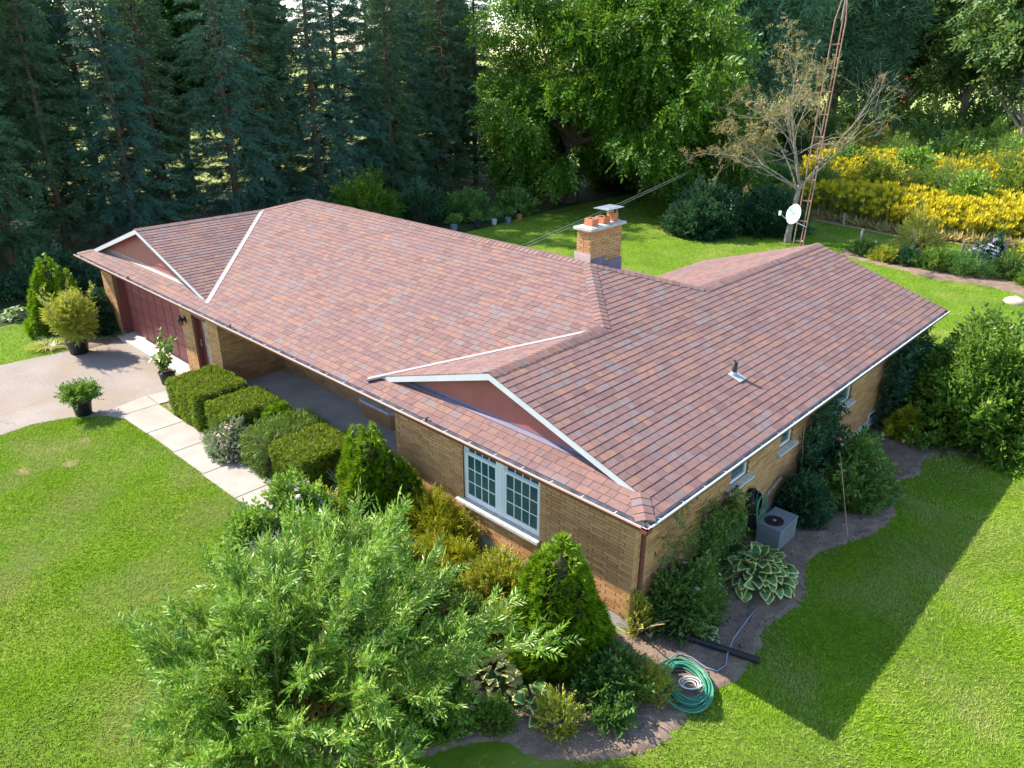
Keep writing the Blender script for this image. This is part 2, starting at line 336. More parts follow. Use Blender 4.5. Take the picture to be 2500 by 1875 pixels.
def T_spray(n, leaf, ang=50, llen=.35, tip=True, lift=20, seed=0, curve=0.0, spiral=False):
    """n leaves set along a unit stem"""
    r = random.Random(seed); Vs, Fs, k = [], [], 0
    for i in range(n + (1 if tip else 0)):
        t = .12 + .88 * i / max(1, n); s = 1 if i % 2 else -1
        a = math.radians(ang + r.uniform(-12, 12)) * s if i < n else 0
        V = leaf[0] * llen * r.uniform(.75, 1.15)
        V = roty(V, math.radians(r.uniform(-35, 35))); V = rotx(V, math.radians(lift + r.uniform(-15, 15))); V = rotz(V, -a)
        if spiral: V = roty(V, r.uniform(0, 6.28))
        V = V + np.array([0, t, -curve * t * t]); Vs.append(V); Fs.append(leaf[1] + k); k += len(V)
    return np.vstack(Vs), np.vstack(Fs)
def T_stack(*ts):
    Vs, Fs, k = [], [], 0
    for V, F in ts: Vs.append(V); Fs.append(F + k); k += len(V)
    return np.vstack(Vs), np.vstack(Fs)
def place(T, pos, dirs, scale, up=None, roll=None, jit=0.0, flat=0.0):
    """copies of template T at pos with its +Y along dirs; 'flat' turns blades to face up"""
    V, F = T; N = len(pos); d = np.array(dirs, float)
    if jit: d = d + rng.normal(0, jit, d.shape)
    d /= np.linalg.norm(d, axis=1, keepdims=True) + 1e-9
    u = rng.normal(0, 1, d.shape) if up is None else np.broadcast_to(np.asarray(up, float), d.shape).copy()
    if flat: u = u * (1 - flat) + np.array([0, 0, 1.0]) * flat * 2
    z = u - d * np.sum(u * d, 1, keepdims=True); z /= np.linalg.norm(z, axis=1, keepdims=True) + 1e-9
    x = np.cross(d, z); sc = np.broadcast_to(np.asarray(scale, float), (N,))[:, None, None]
    R_ = np.stack([x, d, z], 1)
    W = np.einsum('kj,njc->nkc', V, R_) * sc + np.asarray(pos)[:, None, :]
    FF = F[None] + (np.arange(N) * len(V))[:, None, None]
    return W.reshape(-1, 3), FF.reshape(-1, 3)
def merge(parts):
    Vs, Fs, Ms, k = [], [], [], 0
    for it in parts:
        V, F = it[0], it[1]; Vs.append(V); Fs.append(F + k); Ms.append(np.full(len(F), it[2] if len(it) > 2 else 0)); k += len(V)
    return np.vstack(Vs), np.vstack(Fs), np.concatenate(Ms)
def sphere_dirs(n, zmin=-1.0):
    z = rng.uniform(zmin, 1, n); a = rng.uniform(0, 2 * math.pi, n); s = np.sqrt(1 - z * z)
    return np.stack([s * np.cos(a), s * np.sin(a), z], 1)
def lumpy(n, c, r, lumps=14, amp=.3, inner=.4, zmin=-.3, width=.5):
    """points in the outer shell of an uneven ellipsoid"""
    d = sphere_dirs(n, zmin); L = sphere_dirs(lumps, zmin); h = rng.uniform(.4, 1, lumps)
    g = np.max(np.exp(-((1 - d @ L.T) / (width ** 2)) * 2) * h, axis=1)
    rad = (1 - amp + amp * g) * (1 - inner * rng.random(n) ** 1.6)
    return np.asarray(c) + d * rad[:, None] * np.asarray(r), d

# ------------------------------------------------------------------ numbers of the house (metres)
H = 2.608; P = .317; w = 3.56; w2 = 4.36; w3 = 3.56; D = 10.877; L = 22.41; gr = .379; gl = .349; YR = 13.53; S = .43; GW = .60
BR = .29   # top of the foundation
WX = -6.33; GX = -13.87; PY = 2.23; PZ = .30   # wing wall, garage wall, back wall of the porch, porch floor

# ------------------------------------------------------------------ the setting
LAWN = smooth_poly([(-24.7, -40), (40, -40), (40, 33.0), (4, 35.6), (-3, 35.2), (-7.2, 33.8), (-10, 34.4), (-13, 35.3), (-19, 38.5), (-24.4, 37.5), (-25, 30), (-24.9, 25), (-24.3, 19), (-25, 10), (-24.9, 0), (-24.9, -3)], 4)
DRIVE = [(-20.6, .44), (-20.45, -.9), (-20.75, -1.5), (-20.85, -2.2), (-20.95, -3.3), (-21.4, -6), (-22.5, -12), (-24, -20), (-16.5, -20), (-16.4, -12), (-15.9, -6), (-15.75, -4.6), (-15.86, -3.85), (-15.6, -3.05), (-14.98, -2.36), (-15.3, -1.99), (-15.52, -1.09), (-15.4, -.5), (-15.4, .44)]
WALK = [(-15.02, -2.36), (-14.45, -2.08), (-8.1, -1.96), (-7.2, -1.9), (-7.0, .56), (-8.0, .56), (-8.05, -1.08), (-14.55, -1.1), (-14.66, -.85), (-15.35, -.82), (-15.5, -1.1), (-15.3, -1.99)]
BED_FRONT = smooth_poly([(-8.0, -2.05), (-6.9, -2.7), (-5.0, -4.0), (-3.6, -4.9), (-1.6, -4.1), (-.6, -2.62), (.05, -2.35), (.5, -2.0), (.9, -1.55), (1.12, -1.07), (1.18, -.6), (1.16, -.25), (1.2, .4), (1.33, .75), (1.3, 1.2), (1.27, 1.6), (1.11, 2.13), (1.22, 2.8), (1.2, 3.45), (.93, 4.0), (.84, 4.65), (1.05, 5.25), (1.4, 6.2), (1.43, 7.2), (1.0, 7.9), (1.05, 8.7), (1.28, 9.2), (1.12, 9.9), (1.5, 10.8), (2.9, 11.4), (3.6, 13.5), (2.4, 16.2), (-.3, 16.0), (-.3, 11), (-.3, 3), (-.4, .46), (-3, .46), (-6.4, .46), (-7.1, -.2), (-7.3, -1.9)], 5)
BED_HEDGE = [(-14.6, -1.04), (-8.0, -1.02), (-8.0, .58), (-14.6, .58)]
BED_LEFT = smooth_poly([(-24.6, -.4), (-22.6, -1.7), (-21.4, -2.0), (-20.9, -1.3), (-20.55, -.6), (-20.7, .42), (-21.9, .44), (-22.2, 2.5), (-24.5, 2.5)], 4)
BED_BACK = smooth_poly([(-8.4, 28.3), (-7.7, 27.9), (-5.1, 27.25), (-3.6, 26.7), (-1.9, 27.2), (-.7, 26.8), (1.5, 26.4), (3, 28), (1, 30.6), (-3, 30.5), (-6.5, 30.3), (-8.2, 29.6)], 4)

mb = MB(); mb.poly([(-3000, -3000, -.06), (3000, -3000, -.06), (3000, 3000, -.06), (-3000, 3000, -.06)])
tag(mb.build('ground', M['field']), kind='structure')
sheet('woodland_floor', [(-46, -12), (-24, -12), (-22, 30), (-18, 39), (-8, 34.8), (6, 34.8), (40, 34), (40, 78), (-46, 78)], -.03, M['forest'])
sheet('lawn', LAWN, 0.0, M['lawn'])
sheet('driveway', DRIVE, .006, M['asphalt'])
sheet('mown_edge', [(-14, 35.2), (-10, 34.3), (-7.2, 33.6), (-3, 34.9), (4, 35.3), (4, 36.6), (-3, 36.4), (-7.2, 35.2), (-10, 35.6), (-13.5, 36.6)], .012, M['straw'])

wk = sheet('walkway', [(-15.0, -2.3), (-14.45, -2.03), (-7.25, -1.9), (-7.05, .5), (-7.95, .5), (-8.0, -1.14), (-15.25, -1.14)], .008, M['soil'])
def slab(poly, z0=-.05, z1=.03):
    m_ = MB(); n = len(poly); c = np.mean(poly, 0); q = [tuple(c + (np.array(p) - c) * (1 - .012 / max(.3, np.linalg.norm(np.array(p) - c)))) for p in poly]
    m_.poly([(x, y, z1) for x, y in q])
    for i in range(n):
        a, b = poly[i], poly[(i + 1) % n]; qa, qb = q[i], q[(i + 1) % n]
        m_.poly([(a[0], a[1], z1 - .012), (b[0], b[1], z1 - .012), (qb[0], qb[1], z1), (qa[0], qa[1], z1)])
        m_.poly([(a[0], a[1], z0), (b[0], b[1], z0), (b[0], b[1], z1 - .012), (a[0], a[1], z1 - .012)])
    return m_.build('slab', M['concrete'], wk)
e = .007
slab([(-15.5, -1.1), (-14.70 - e, -1.12), (-14.66 - e, -.6), (-15.42, -.6)])
slab([(-15.02, -2.36), (-14.70 - e, -2.23), (-14.70 - e, -1.12 - 2 * e), (-15.5, -1.1 - 2 * e), (-15.3, -1.99)])
slab([(-14.70 + e, -2.23), (-14.45, -2.1), (-13.22 - e, -2.05), (-13.22 - e, -1.12), (-14.70 + e, -1.12)])
for x0, x1 in ((-13.22, -11.79), (-11.79, -10.32), (-10.32, -8.86)): slab([(x0 + e, -2.03), (x1 - e, -2.0), (x1 - e, -1.08), (x0 + e, -1.1)])
slab([(-8.86 + e, -2.0), (-8.0 - e, -1.96), (-8.0 - e, -1.08), (-8.86 + e, -1.08)])
slab([(-8.0 + e, -1.96), (-7.2, -1.88), (-7.12, -.7 - e), (-8.0 + e, -.7 - e)]); slab([(-8.0 + e, -.7 + e), (-7.12, -.7 + e), (-7.0, .56), (-8.0 + e, .56)])
mb = MB(); mb.box((GX - .01, .57, -.05), (WX, PY + .03, PZ)); tag(mb.build('porch_floor', M['porch']), kind='structure')
mb = MB(); mb.obox((-20.95, .16, -.02), (4.75, 0, 0), (0, .62, 0), (0, 0, .09)); tag(mb.build('garage_apron', M['concrete_pale']), kind='structure')

def soil_bed(name, poly, step=.07, amp=.05, base=.015):
    xs = np.array([p[0] for p in poly]); ys = np.array([p[1] for p in poly])
    gx = np.arange(xs.min(), xs.max() + step, step); gy = np.arange(ys.min(), ys.max() + step, step)
    X, Y = np.meshgrid(gx, gy, indexing='ij'); X = X + rng.uniform(-.3, .3, X.shape) * step; Y = Y + rng.uniform(-.3, .3, Y.shape) * step
    ins = inpoly(X, Y, poly)
    Z = base + amp * (.5 * rng.random(X.shape) ** 2 + .3 * np.sin(X * 5.1 + Y * 2.7) ** 2 + .35 * np.sin(X * 2.3 - Y * 4.1) ** 2)
    idx = np.arange(X.size).reshape(X.shape); a = idx[:-1, :-1]; b = idx[1:, :-1]; c = idx[1:, 1:]; d = idx[:-1, 1:]
    Z = np.where(ins, Z, -.012); ok = (ins[:-1, :-1] | ins[1:, :-1] | ins[1:, 1:] | ins[:-1, 1:])
    F = np.concatenate([np.stack([a[ok], b[ok], c[ok]], 1), np.stack([a[ok], c[ok], d[ok]], 1)])
    V = np.stack([X.ravel(), Y.ravel(), Z.ravel()], 1); used = np.unique(F); re = np.full(len(V), -1); re[used] = np.arange(len(used))
    return tag(tri_mesh(name, V[used], re[F], M['soil'], smooth=True), kind='structure')
soil_bed('garden_soil', BED_FRONT); soil_bed('garden_soil', BED_HEDGE, .09, .03); soil_bed('garden_soil', BED_LEFT, .12, .03); soil_bed('garden_soil', BED_BACK, .2, .06)
# clods of earth lying on the turned bed
n = 2600; x = rng.uniform(-1.2, 1.7, n); y = rng.uniform(-3, 9.5, n); k = inpoly(x, y, BED_FRONT) & ~((x < -.45) & (y > .4)); x, y = x[k], y[k]
octa = np.array([(1, 0, 0), (0, 1, 0), (-1, 0, 0), (0, -1, 0), (0, 0, .8), (0, 0, -.8)]); oF = np.array([(0, 1, 4), (1, 2, 4), (2, 3, 4), (3, 0, 4), (1, 0, 5), (2, 1, 5), (3, 2, 5), (0, 3, 5)])
sz = .012 + .03 * rng.random(len(x)) ** 3
V = octa[None] * sz[:, None, None] * rng.uniform(.5, 1.4, (len(x), 6, 1)) + np.stack([x, y, .045 + 0 * x], 1)[:, None]
tag(tri_mesh('soil_clods', V.reshape(-1, 3), (oF[None] + 6 * np.arange(len(x))[:, None, None]).reshape(-1, 3), M['soil']), 'small brown clods of earth scattered over the turned garden bed', 'soil', kind='stuff')

# ------------------------------------------------------------------ the house
HL = (-11.2, 5.4, 0)
house = empty('bungalow', HL, 'low tan brick bungalow with reddish brown shingle roof and two front gables', 'house')
def part(mb_, name, mat, smooth=False): return mb_.build(name, mat, house, HL, smooth)

# --- roof: deck, then shingles course by course
n_ = math.sqrt(1 + P * P)
def plane(kind):
    if kind == 'front': return lambda a, b: (a, b), (0, -P / n_, 1 / n_)
    if kind == 'right': return lambda a, b: (-b, a), (P / n_, 0, 1 / n_)
    if kind == 'wing': return lambda a, b: (-2 * w + b, a), (-P / n_, 0, 1 / n_)
    if kind == 'garwing': return lambda a, b: (-L + 2 * w2 - b, a), (P / n_, 0, 1 / n_)
    if kind == 'rearwing': return lambda a, b: (-2 * w3 + b, a), (-P / n_, 0, 1 / n_)
    if kind == 'rear': return lambda a, b: (a, D - b), (0, P / n_, 1 / n_)
    if kind == 'left': return lambda a, b: (-L + b, a), (-P / n_, 0, 1 / n_)
def R3(kind, a, b, off=0.0):
    fn, nn = plane(kind); x, y = fn(a, b); return np.array([x, y, H + P * b]) + np.array(nn) * off
hd = D / 2
deck = MB(); o_ = -.014
def dpoly(kind, ab): deck.poly([R3(kind, a, b, o_) for a, b in ab])
dpoly('front', [(-L, 0), (0, 0), (-GW, GW), (-L + GW, GW)])
dpoly('front', [(-L + 2 * w2 - GW, GW), (-2 * w + GW, GW), (-w, w), (-hd, hd), (-L + hd, hd), (-L + w2, w2)])
dpoly('right', [(0, 0), (gr, gr), (gr, w), (w, w), (hd, hd), (D - w3, w3), (YR, w3), (YR, 0)])
dpoly('wing', [(gr, w), (w, w), (gr, gr)]); dpoly('garwing', [(gl, w2), (w2, w2), (gl, gl)])
dpoly('left', [(0, 0), (gl, gl), (gl, w2), (w2, w2), (hd, hd), (D, 0)])
dpoly('rear', [(-L, 0), (-L + hd, hd), (-hd, hd), (-w3, w3), (-2 * w3, 0)])
dpoly('rearwing', [(D, 0), (D - w3, w3), (YR, w3), (YR, 0)])
roof = part(deck, 'roof', M['deck'])
def clip(poly, a0, b0, a1, b1, keep):   # keep the side where keep*(cross) >= 0
    out = []
    for i in range(len(poly)):
        p, q = poly[i], poly[(i + 1) % len(poly)]
        sp = keep * ((a1 - a0) * (p[1] - b0) - (b1 - b0) * (p[0] - a0)); sq = keep * ((a1 - a0) * (q[1] - b0) - (b1 - b0) * (q[0] - a0))
        if sp >= 0: out.append(p)
        if (sp > 0 > sq) or (sp < 0 < sq):
            t = sp / (sp - sq); out.append((p[0] + t * (q[0] - p[0]), p[1] + t * (q[1] - p[1])))
    return out
EX = .150 / n_
shingles = []   # (points of the top face, lift at each, kind, rnd)
def courses(kind, lo, hi, bmin, bmax):
    b = bmin; row = 0
    while b < bmax - .01:
        b1 = min(b + EX, bmax); l0, l1, h0, h1 = lo(b), lo(b1), hi(b), hi(b1); a = min(l0, l1) - rng.uniform(0, .3); end = max(h0, h1)
        while a < end:
            wd = rng.choice([.16, .2, .24, .28, .32, .36]) * rng.uniform(.92, 1.08)
            q = [(a + .004, b), (a + wd - .004, b), (a + wd - .004, b1 + .012), (a + .004, b1 + .012)]
            q = clip(q, l0, b, l1 + (l1 - l0) * 1e-6, b1, -1); q = clip(q, h0, b, h1, b1, 1) if len(q) > 2 else []
            if len(q) > 2:
                ar = abs(sum(q[i][0] * q[(i + 1) % len(q)][1] - q[(i + 1) % len(q)][0] * q[i][1] for i in range(len(q)))) / 2
                if ar > 2e-4: shingles.append((q, b, kind, float(np.clip(rng.beta(1.15, 1.15), .01, 1)), rng.uniform(.009, .014)))
            a += wd
        b += EX; row += 1
e0 = -.035
courses('front', lambda b: -L + max(b, 0), lambda b: -max(b, 0), e0, GW)
def fl(b): return -L + 2 * w2 - b if b < w2 else -L + b
def fh(b): return -2 * w + b if b < w else -b
courses('front', fl, fh, GW, hd)
courses('right', lambda b: (max(b, 0) if b < gr else gr if b < w else b), lambda b: (YR if b < w3 else D - b), e0, hd)
courses('wing', lambda b: gr, lambda b: b, gr, w); courses('garwing', lambda b: gl, lambda b: b, gl, w2)
courses('left', lambda b: (max(b, 0) if b < gl else gl if b < w2 else b), lambda b: D - max(b, 0), e0, hd)
courses('rear', lambda b: -L + max(b, 0), lambda b: (-2 * w3 + b if b < w3 else -b), e0, hd)
courses('rearwing', lambda b: D - b, lambda b: YR, e0, w3)
def add_shingle(mb_, s):
    q, b0, kind, r_, th = s; k = len(q)
    top = [R3(kind, a, b, .003 + th * max(0, 1 - (b - b0) / EX)) for a, b in q]; bot = [R3(kind, a, b, -.006) for a, b in q]
    mb_.faces(top + bot, [tuple(range(k))] + [(i, k + i, k + (i + 1) % k, (i + 1) % k) for i in range(k)], r_)
def sdist(s):
    c = R3(s[2], *np.mean(s[0], 0)); d = np.linalg.norm(c - CAM)
    return d if s[2] in ('front', 'right') else d + 50
shingles.sort(key=sdist)
for s in shingles[:300]:
    m_ = MB(); add_shingle(m_, s); m_.build('shingle', M['shingle'], roof)
m_ = MB()
for s in shingles[300:]: add_shingle(m_, s)
tag(m_.build('shingle_courses', M['shingle'], roof), kind='stuff')
# ridge and hip caps, valley flashing
caps = MB()
def cap_run(p0, p1, nl, nr, wd=.15, exp=.15, lift=.012):
    p0, p1 = np.array(p0, float), np.array(p1, float); d = p1 - p0; ln = np.linalg.norm(d); d /= ln; k = int(ln / exp)
    def side(nn):
        t = np.cross(np.array(nn), d); t /= np.linalg.norm(t); return t if t[2] < 0 else -t
    sl, sr = side(nl), side(nr); up = np.array([0, 0, 1.0])
    for i in range(k + 1):
        a = p0 + d * min(i * exp, ln); b = p0 + d * min((i + 1) * exp + .02, ln + .02); r_ = float(np.clip(rng.beta(1.15, 1.15), .01, 1))
        h0 = up * (lift + .014); h1 = up * (lift + .002); ja = rng.uniform(-.004, .004)
        la, ra, lb, rb = a + sl * (wd + ja) + h0, a + sr * (wd - ja) + h0, b + sl * wd + h1, b + sr * wd + h1; dn = up * -.02
        caps.faces([a + h0 + up * .008, la, ra, b + h1 + up * .008, lb, rb, la + dn, ra + dn, lb + dn, rb + dn, a + h0 + dn],
                   [(0, 1, 4, 3), (0, 3, 5, 2), (1, 6, 8, 4), (2, 5, 9, 7), (0, 10, 6, 1), (0, 2, 7, 10)], r_)
NF, NR_, NW, NB = plane('front')[1], plane('right')[1], plane('wing')[1], plane('rear')[1]
zt = lambda b: H + P * b
cap_run((0, 0, zt(0)), (-gr, gr, zt(gr)), NF, NR_)
cap_run((-w, gr, zt(w)), (-w, w, zt(w)), NW, NR_); cap_run((-w, w, zt(w)), (-hd, hd, zt(hd)), NF, NR_)
cap_run((-w3, D - w3, zt(w3)), (-hd, hd, zt(hd)), NB, NR_); cap_run((-w3, YR, zt(w3)), (-w3, D - w3, zt(w3)), NW, NR_)
cap_run((-hd, hd, zt(hd)), (-L + hd, hd, zt(hd)), NF, NB)
cap_run((-L + w2, gl, zt(w2)), (-L + w2, w2, zt(w2)), NW, NR_); cap_run((-L + w2, w2, zt(w2)), (-L + hd, hd, zt(hd)), NW, NF)
cap_run((-L, 0, H), (-L + gl, gl, zt(gl)), NF, NW); cap_run((-L, D, H), (-L + hd, hd, zt(hd)), NW, NB)
part(caps, 'ridge_caps', M['shingle'])['kind'] = 'stuff'
def valley(p0, p1, kinds, wd):
    p0, p1 = np.array(p0, float), np.array(p1, float); d = (p1 - p0) / np.linalg.norm(p1 - p0); m_ = MB()
    for kk, wv in zip(kinds, wd):
        nn = np.array(plane(kk)[1]); t = np.cross(nn, d); t = t if t[2] > 0 else -t; o = nn * .022; q = nn * .016
        m_.poly([p0 + o, p1 + o, p1 + o + t * wv, p0 + o + t * wv]); m_.poly([p0 + t * wv + o, p1 + t * wv + o, p1 + t * wv - q, p0 + t * wv - q])
        m_.poly([p0 + o, p0 + t * wv + o, p0 + t * wv - q, p0 - q])
    part(m_, 'valley_flashing', M['flash'])
valley((-2 * w + gr - .14, gr - .14, zt(gr - .14)), (-w - .12, w - .12, zt(w - .12)), ('front', 'wing'), (.03, .17))
valley((-L + 2 * w2 - gl + .1, gl - .1, zt(gl - .1)), (-L + w2, w2, zt(w2)), ('front', 'garwing'), (.125, .03))
# gables: siding boards, white rake boards, base flashing
def gable(xc, hw, yr, name):
    base = zt(GW - .02)
    bk = MB(); bk.poly([(xc - hw, GW + .03, H + .02), (xc + hw, GW + .03, H + .02), (xc, GW + .03, zt(hw) - .03)]); g_ = part(bk, 'gable_wall', M['deck'])
    z = zt(GW) - .02; bh = .235
    while z < zt(hw) - .05:
        z1 = z + bh; x0 = hw - (z - H) / P - .02; x1 = max(.02, hw - (z1 - H) / P - .02)
        if x0 > .1:
            m_ = MB(); z1c = min(z1, H + P * hw - .03)
            m_.faces([(xc - x0, GW - .022, z), (xc + x0, GW - .022, z), (xc + x1, GW + .004, z1c), (xc - x1, GW + .004, z1c), (xc - x0, GW + .03, z), (xc + x0, GW + .03, z)],
                     [(0, 1, 2, 3), (0, 4, 5, 1)]); m_.build('siding_board', M['siding'], g_)
        z = z1
    for s_ in (-1, 1):
        a = np.array((xc + s_ * (hw - yr + .02), yr, zt(yr) - .006)); b = np.array((xc, yr, zt(hw) - .006)); dz = np.array((0, 0, -.12))
        m_ = MB(); lo_a = a + np.array((-s_ * .30, 0, 0)) * 1.0; lo_a[2] = a[2] - .02
        t = np.array((0, .03, 0)); pts = [a, b, b + dz, lo_a + np.array((-s_ * .02, 0, -.0))]
        m_.faces(pts + [p + t for p in pts], [(0, 1, 2, 3), (7, 6, 5, 4), (0, 4, 5, 1), (1, 5, 6, 2), (2, 6, 7, 3), (3, 7, 4, 0)]); part(m_, 'rake_board', M['white'])
        m_ = MB(); o = np.array((0, 0, -.10)); q = np.array((0, GW - yr - .01, 0)); aa = a + np.array((0, .02, 0)); bb = b + np.array((0, .02, 0))
        m_.poly([aa + o, bb + o, bb + o + q, aa + o + q]); part(m_, 'rake_soffit', M['siding'])
    m_ = MB(); x0 = hw - GW - .35
    m_.obox((xc - x0, GW - .1, zt(GW - .1) + .014), (2 * x0, 0, 0), (0, .09, .09 * P), (0, 0, .012)); m_.obox((xc - x0, GW - .02, zt(GW) + .005), (2 * x0, 0, 0), (0, .012, 0), (0, 0, .055))
    part(m_, 'base_flashing', M['flash'] if xc < -10 else M['flash_grey'])
gable(-w, w, gr, 'a'); gable(-L + w2, w2, gl, 'b')
# rear wing gable end
m_ = MB(); m_.poly([(-2 * w3, YR - .3, H - .1), (0, YR - .3, H - .1), (-w3, YR - .3, zt(w3) - .03)]); part(m_, 'gable_wall', M['siding'])
for s_ in (-1, 1):
    a = np.array((-w3 + s_ * w3, YR, H - .006)); b = np.array((-w3, YR, zt(w3) - .006)); dz = np.array((0, 0, -.16)); m_ = MB()
    m_.faces([a, b, b + dz, a + dz, a + (0, -.03, 0), b + (0, -.03, 0), b + dz + (0, -.03, 0), a + dz + (0, -.03, 0)], [(0, 1, 2, 3), (7, 6, 5, 4), (2, 3, 7, 6)]); part(m_, 'rake_board', M['white'])
# soffit and fascia
m_ = MB(); m_.box((-L + .02, .02, H - .17), (-.02, D - .02, H - .14)); m_.box((-2 * w3 + .02, D - .02, H - .17), (-.02, YR - .25, H - .14)); part(m_, 'soffit', M['brown'])
m_ = MB(); m_.box((-L, .0, H - .19), (0, .025, H - .022)); m_.box((-.025, .026, H - .19), (0, YR, H - .022)); m_.box((-L, .026, H - .19), (-L + .025, D, H - .022)); part(m_, 'fascia', M['brown'])
# gutters with straps
def gutter(run):
    t_ = MB(); zb, zt_ = H - .135, H - .035; wd = .115
    def q(u0, u1, d, z):   # along, outward
        return (lambda u, dd, zz: (u, -dd, zz) if run == 'front' else (dd, u, zz))
    f = (lambda u, dd, zz: (u, -dd, zz)) if run == 'front' else (lambda u, dd, zz: (dd, u, zz))
    u0, u1 = ((-L - .12, .115) if run == 'front' else (-.115, YR + .03))
    m0 = (.0, wd)
    def strip(a, b, mi): t_.poly([f(u0, *a), f(u1, *a), f(u1, *b), f(u0, *b)], 0, mi)
    strip((.004, zt_ + .01), (.004, zb + .012), 0); strip((.004, zb + .012), (wd - .03, zb + .012), 0); strip((wd - .03, zb + .012), (wd - .012, zt_ - .012), 0)
    strip((.003, zb), (wd - .028, zb), 1); strip((wd - .028, zb), (wd, zt_ - .03), 1); strip((wd, zt_ - .03), (wd, zt_), 2 ); strip((wd, zt_), (wd - .018, zt_), 2); strip((wd - .018, zt_), (wd - .014, zt_ - .02), 2)
    for uu in (u0, u1): t_.poly([f(uu, .004, zt_), f(uu, .004, zb), f(uu, wd - .028, zb), f(uu, wd, zt_ - .03), f(uu, wd, zt_)], 0, 1)
    g_ = part(t_, 'gutter', [M['trough'], M['brown'], M['lip'] if run == 'front' else M['lipwhite']])
    u = u0 + .35
    proto = None
    while u < u1 - .2:
        if proto is None:
            h_ = MB(); h_.box((-.007, -.05, -.002), (.007, .05, .002)); proto = h_.build('gutter_strap', M['white'], g_); o = proto
        else: o = proto.copy(); COL.objects.link(o); o.parent = g_
        cx, cy, cz = f(u, .056, zt_ + .004); o.location = (cx, cy, cz); o.rotation_euler = (0, 0, 0 if run == 'front' else math.pi / 2); u += .62
gutter('front'); gutter('right')
m_ = MB(); dsx, dsy = -.415, .64
m_.tube([(.03, -.03, H - .13), (.0, .03, H - .22), (dsx + .02, dsy - .05, H - .5), (dsx, dsy, H - .62), (dsx, dsy, .12), (dsx + .04, dsy - .05, .05)], .045, 8); part(m_, 'downspout', M['downpipe'], True)

# --- brick walls
CO, BL = .0677, .3048
all_bricks = []
def brick_wall(p0, p1, z0, z1, openings=(), nrm=(0, -1), bl=BL, name='brick_wall', parent=house, off=0, thick=.1):
    """wall face from p0 to p1; openings are (u0,u1,z0,z1)"""
    p0, p1 = np.array(p0, float), np.array(p1, float); d = p1 - p0; ln = np.linalg.norm(d); d /= ln; nn = np.array(nrm, float)
    wall = MB()
    us = sorted({0, ln} | {v for o in openings for v in o[:2]}); zs = sorted({z0, z1} | {v for o in openings for v in o[2:] if z0 < v < z1})
    for i in range(len(us) - 1):
        for j in range(len(zs) - 1):
            uc, zc = (us[i] + us[i + 1]) / 2, (zs[j] + zs[j + 1]) / 2
            if any(o[0] < uc < o[1] and o[2] < zc < o[3] for o in openings): continue
            a = p0 + d * us[i] - nn * thick
            wall.obox((a[0], a[1], zs[j]), (*(d * (us[i + 1] - us[i])), 0), (*(nn * (thick - .012)), 0), (0, 0, zs[j + 1] - zs[j]))
    wo = part(wall, name, M['mortar']) if parent is house else wall.build(name, M['mortar'], parent)
    nrow = int((z1 - z0) / CO + .5); bricks = []
    for r_ in range(nrow):
        za, zb = z0 + r_ * CO + .0045, min(z0 + (r_ + 1) * CO - .0045, z1); zc = (za + zb) / 2
        if zb - za < .02: continue
        u = -(off + (bl / 3 if r_ % 2 else 0)) - bl * .25
        while u < ln:
            a, b = max(u + .007, -.0), min(u + bl - .007, ln); u += bl
            seg = [(a, b)]
            for o in openings:
                if o[2] < zc < o[3]:
                    ns = []
                    for (s0, s1) in seg:
                        if s1 <= o[0] or s0 >= o[1]: ns.append((s0, s1)); continue
                        if s0 < o[0]: ns.append((s0, o[0]))
                        if s1 > o[1]: ns.append((o[1], s1))
                    seg = ns
            for (s0, s1) in seg:
                if s1 - s0 > .03: bricks.append((s0, s1, za, zb))
    for (s0, s1, za, zb) in bricks:
        pr_ = rng.uniform(0, .004); q0 = p0 + d * s0; r_ = float(np.clip(rng.random(), .01, 1))
        all_bricks.append((wo, (q0[0] - nn[0] * .02, q0[1] - nn[1] * .02, za), (*(d * (s1 - s0)), 0), (*(nn * (.02 + pr_)), 0), (0, 0, zb - za), r_))
    return wo
TOP = H - .17
WIN = (-4.33, -2.39, .93, TOP)
wf = brick_wall((WX, S), (-S, S), BR, TOP, [(WIN[0] - WX, WIN[1] - WX, WIN[2] - .07, WIN[3])])
SW = [(3.40, 4.06, 1.50, 2.36), (5.36, 5.90, 1.50, 2.36), (7.75, 8.90, 1.42, 2.36)]
wr = brick_wall((-S, S), (-S, YR - .4), BR, TOP, [(a - S, b - S, c, d_) for a, b, c, d_ in SW] + [(10.5 - S, 11.15 - S, BR - .1, .5)], (1, 0), off=.12)
wwl = brick_wall((WX, S), (WX, PY), BR, TOP, (), (-1, 0), off=.05)
GD = (-21.07, -16.12, .05, 2.14); ED = (-15.42, -14.52, .28, 2.02)
wg = brick_wall((-L + S, S), (GX, S), BR - .2, TOP, [(GD[0] + L - S, GD[1] + L - S, 0, GD[3]), (ED[0] + L - S, ED[1] + L - S, 0, ED[3])], off=.2)
wgr = brick_wall((GX, S), (GX, PY), BR, TOP, (), (1, 0), off=.1)
wp = brick_wall((GX, PY), (WX, PY), PZ, TOP, [(3.65, 6.0, .83, 2.1)], (0, -1), off=.02)
wl_ = brick_wall((-L + S, S), (-L + S, D - S), BR - .2, TOP, (), (-1, 0))
